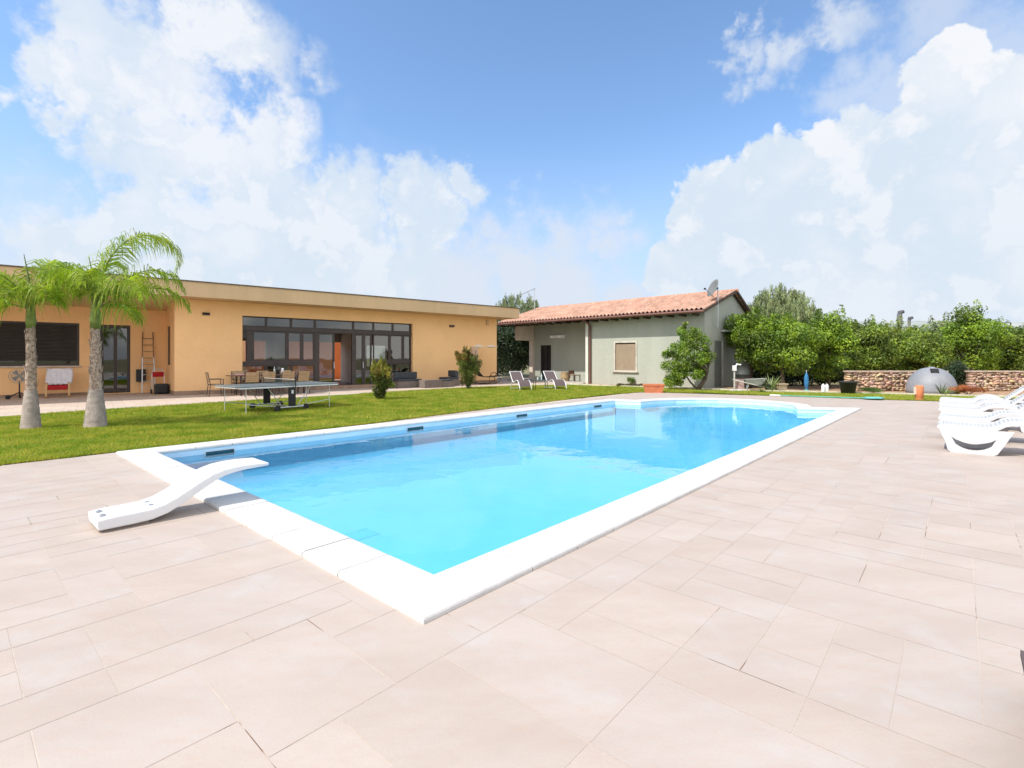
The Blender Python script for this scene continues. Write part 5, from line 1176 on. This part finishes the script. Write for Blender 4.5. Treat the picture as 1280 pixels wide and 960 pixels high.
# porch things
t = empty('wicker_basket', HW(8.8, .75, .06), 0, 'round wicker basket on the porch of the green house', 'basket'); MB().lathe([(.20, 0), (.30, .25), (.27, .5), (.29, .52), (.25, .5)], 20).build('body', mat('basket', (.50, .36, .2), .9, .2, 20, bump=.5), t, True); MB().lathe([(.255, .47), (.02, .49)], 16).build('lining', cream_paint, t)
t = empty('wooden_chair', HW(8.1, .7, .06), RH+PI/2+PI, 'low brown wooden chair beside the porch basket', 'chair')
for (a, c) in ((-.24, -.22), (.24, -.22), (-.24, .22), (.24, .22)): MB().box(a-.02, a+.02, c-.02, c+.02, 0, .62 if c > 0 else .4).build('leg', wood_dark, t)
MB().box(-.26, .26, -.24, .24, .34, .38).build('seat', mat('brown_wood', (.24, .13, .07), .7, .2), t); MB().box(-.25, .25, .20, .23, .42, .64).build('backrest', mat('brown_wood', (.24, .13, .07), .7, .2), t)
# leaf skimmer net lying along the deck edge
a0, a1 = G(966, 495.5), G(1078, 499.2); t = empty('pool_net', (*a0, .02), math.atan2(a1[1]-a0[1], a1[0]-a0[0]), 'pool skimmer net with a long green pole lying along the lawn strip', 'pool net'); L = math.hypot(a1[0]-a0[0], a1[1]-a0[1])
MB().tube([(.25, 0, .025), (L, 0, .025)], .022).build('pole', mat('green_pole', (.10, .36, .25), .4), t)
MB().tube([(-.1, 0, .025), (.25, 0, .025)], .026).build('grip', white_plastic, t)
b = MB(); b.tube([(L, 0, .03), (L+.1, -.18, .04), (L+.5, -.22, .05), (L+.6, 0, .05), (L+.5, .22, .05), (L+.1, .18, .04)], .025, 8, closed=True); b.build('hoop', teal_m, t)
b = MB(); b.lathe([(.27, .025), (.2, .045), (.05, .055)], 14, (L+.32, 0), .75); b.build('mesh_bag', teal_m, t)
# slatted step at the right edge of the deck
t = empty('slatted_bench', (2.19, 2.17, 0), math.atan2(-.748, -.664), 'low dark slatted bench cut off by the right photo edge', 'bench')
for k in range(6): MB().box(0, 1.2, .0+k*.095, .075+k*.095, .165, .19).build('slat', mesh_fabric, t)
for x in (.06, 1.0): MB().box(x, x+.05, .02, .54, .0, .164).build('bearer', black_m, t)
# vent posts beyond the orchard
for i, (px, ty, d, lb) in enumerate([(1124.5, 389.5, 60, 'tallest dark hooked vent post above the orchard'), (1136.5, 397, 70, 'shorter hooked vent post right of the tallest one')]):
    x = (px-CX)/F*d; z = H-(ty-HY)*d/F; t = empty('vent_post', (x, d, 0), 0, lb, 'vent', 'vent posts above the orchard')
    MB().tube([(0, 0, 0), (0, 0, z-.35)], .27 if i == 0 else .18, 10).build('post', mat('post_grey', (.20, .20, .20), .8), t); MB().tube([(0, 0, z-.4), (.05, 0, z-.1), (.45, 0, z)], [.24, .26, .2] if i == 0 else [.2, .24, .2], 10).build('hood', mat('hood_dark', (.1, .1, .11), .7), t)
# distant hills with pale buildings
xs = np.linspace(-900, 2600, 260); V = []; rgx = np.random.default_rng(4)
def hn(x, k): return sum(math.sin(x*.0031*(2**j)*k+j*1.7+k)*(.5**j) for j in range(5))
for r, (dy, f) in enumerate(((620, 0.0), (760, .55), (900, .85), (1050, 1.0), (1300, .8))):
    for x in xs:
        e = 1/(1+math.exp(-(x-430)/110.0)); hgt = (44+38*e*(.95+.12*hn(x, 1.0)+.05*math.sin(x*.05+r))) * f
        V.append((x, dy+20*math.sin(x*.01), hgt-3 if r else -4))
nx1 = len(xs); Q = [(r*nx1+i, r*nx1+i+1, (r+1)*nx1+i+1, (r+1)*nx1+i) for r in range(4) for i in range(nx1-1)]
hm = mat('far_hill', (.30, .31, .29), .95, .25, .012, col2=(.19, .23, .19))
tag(npmesh('hills', V, Q, hm, smooth=True), kind='structure')
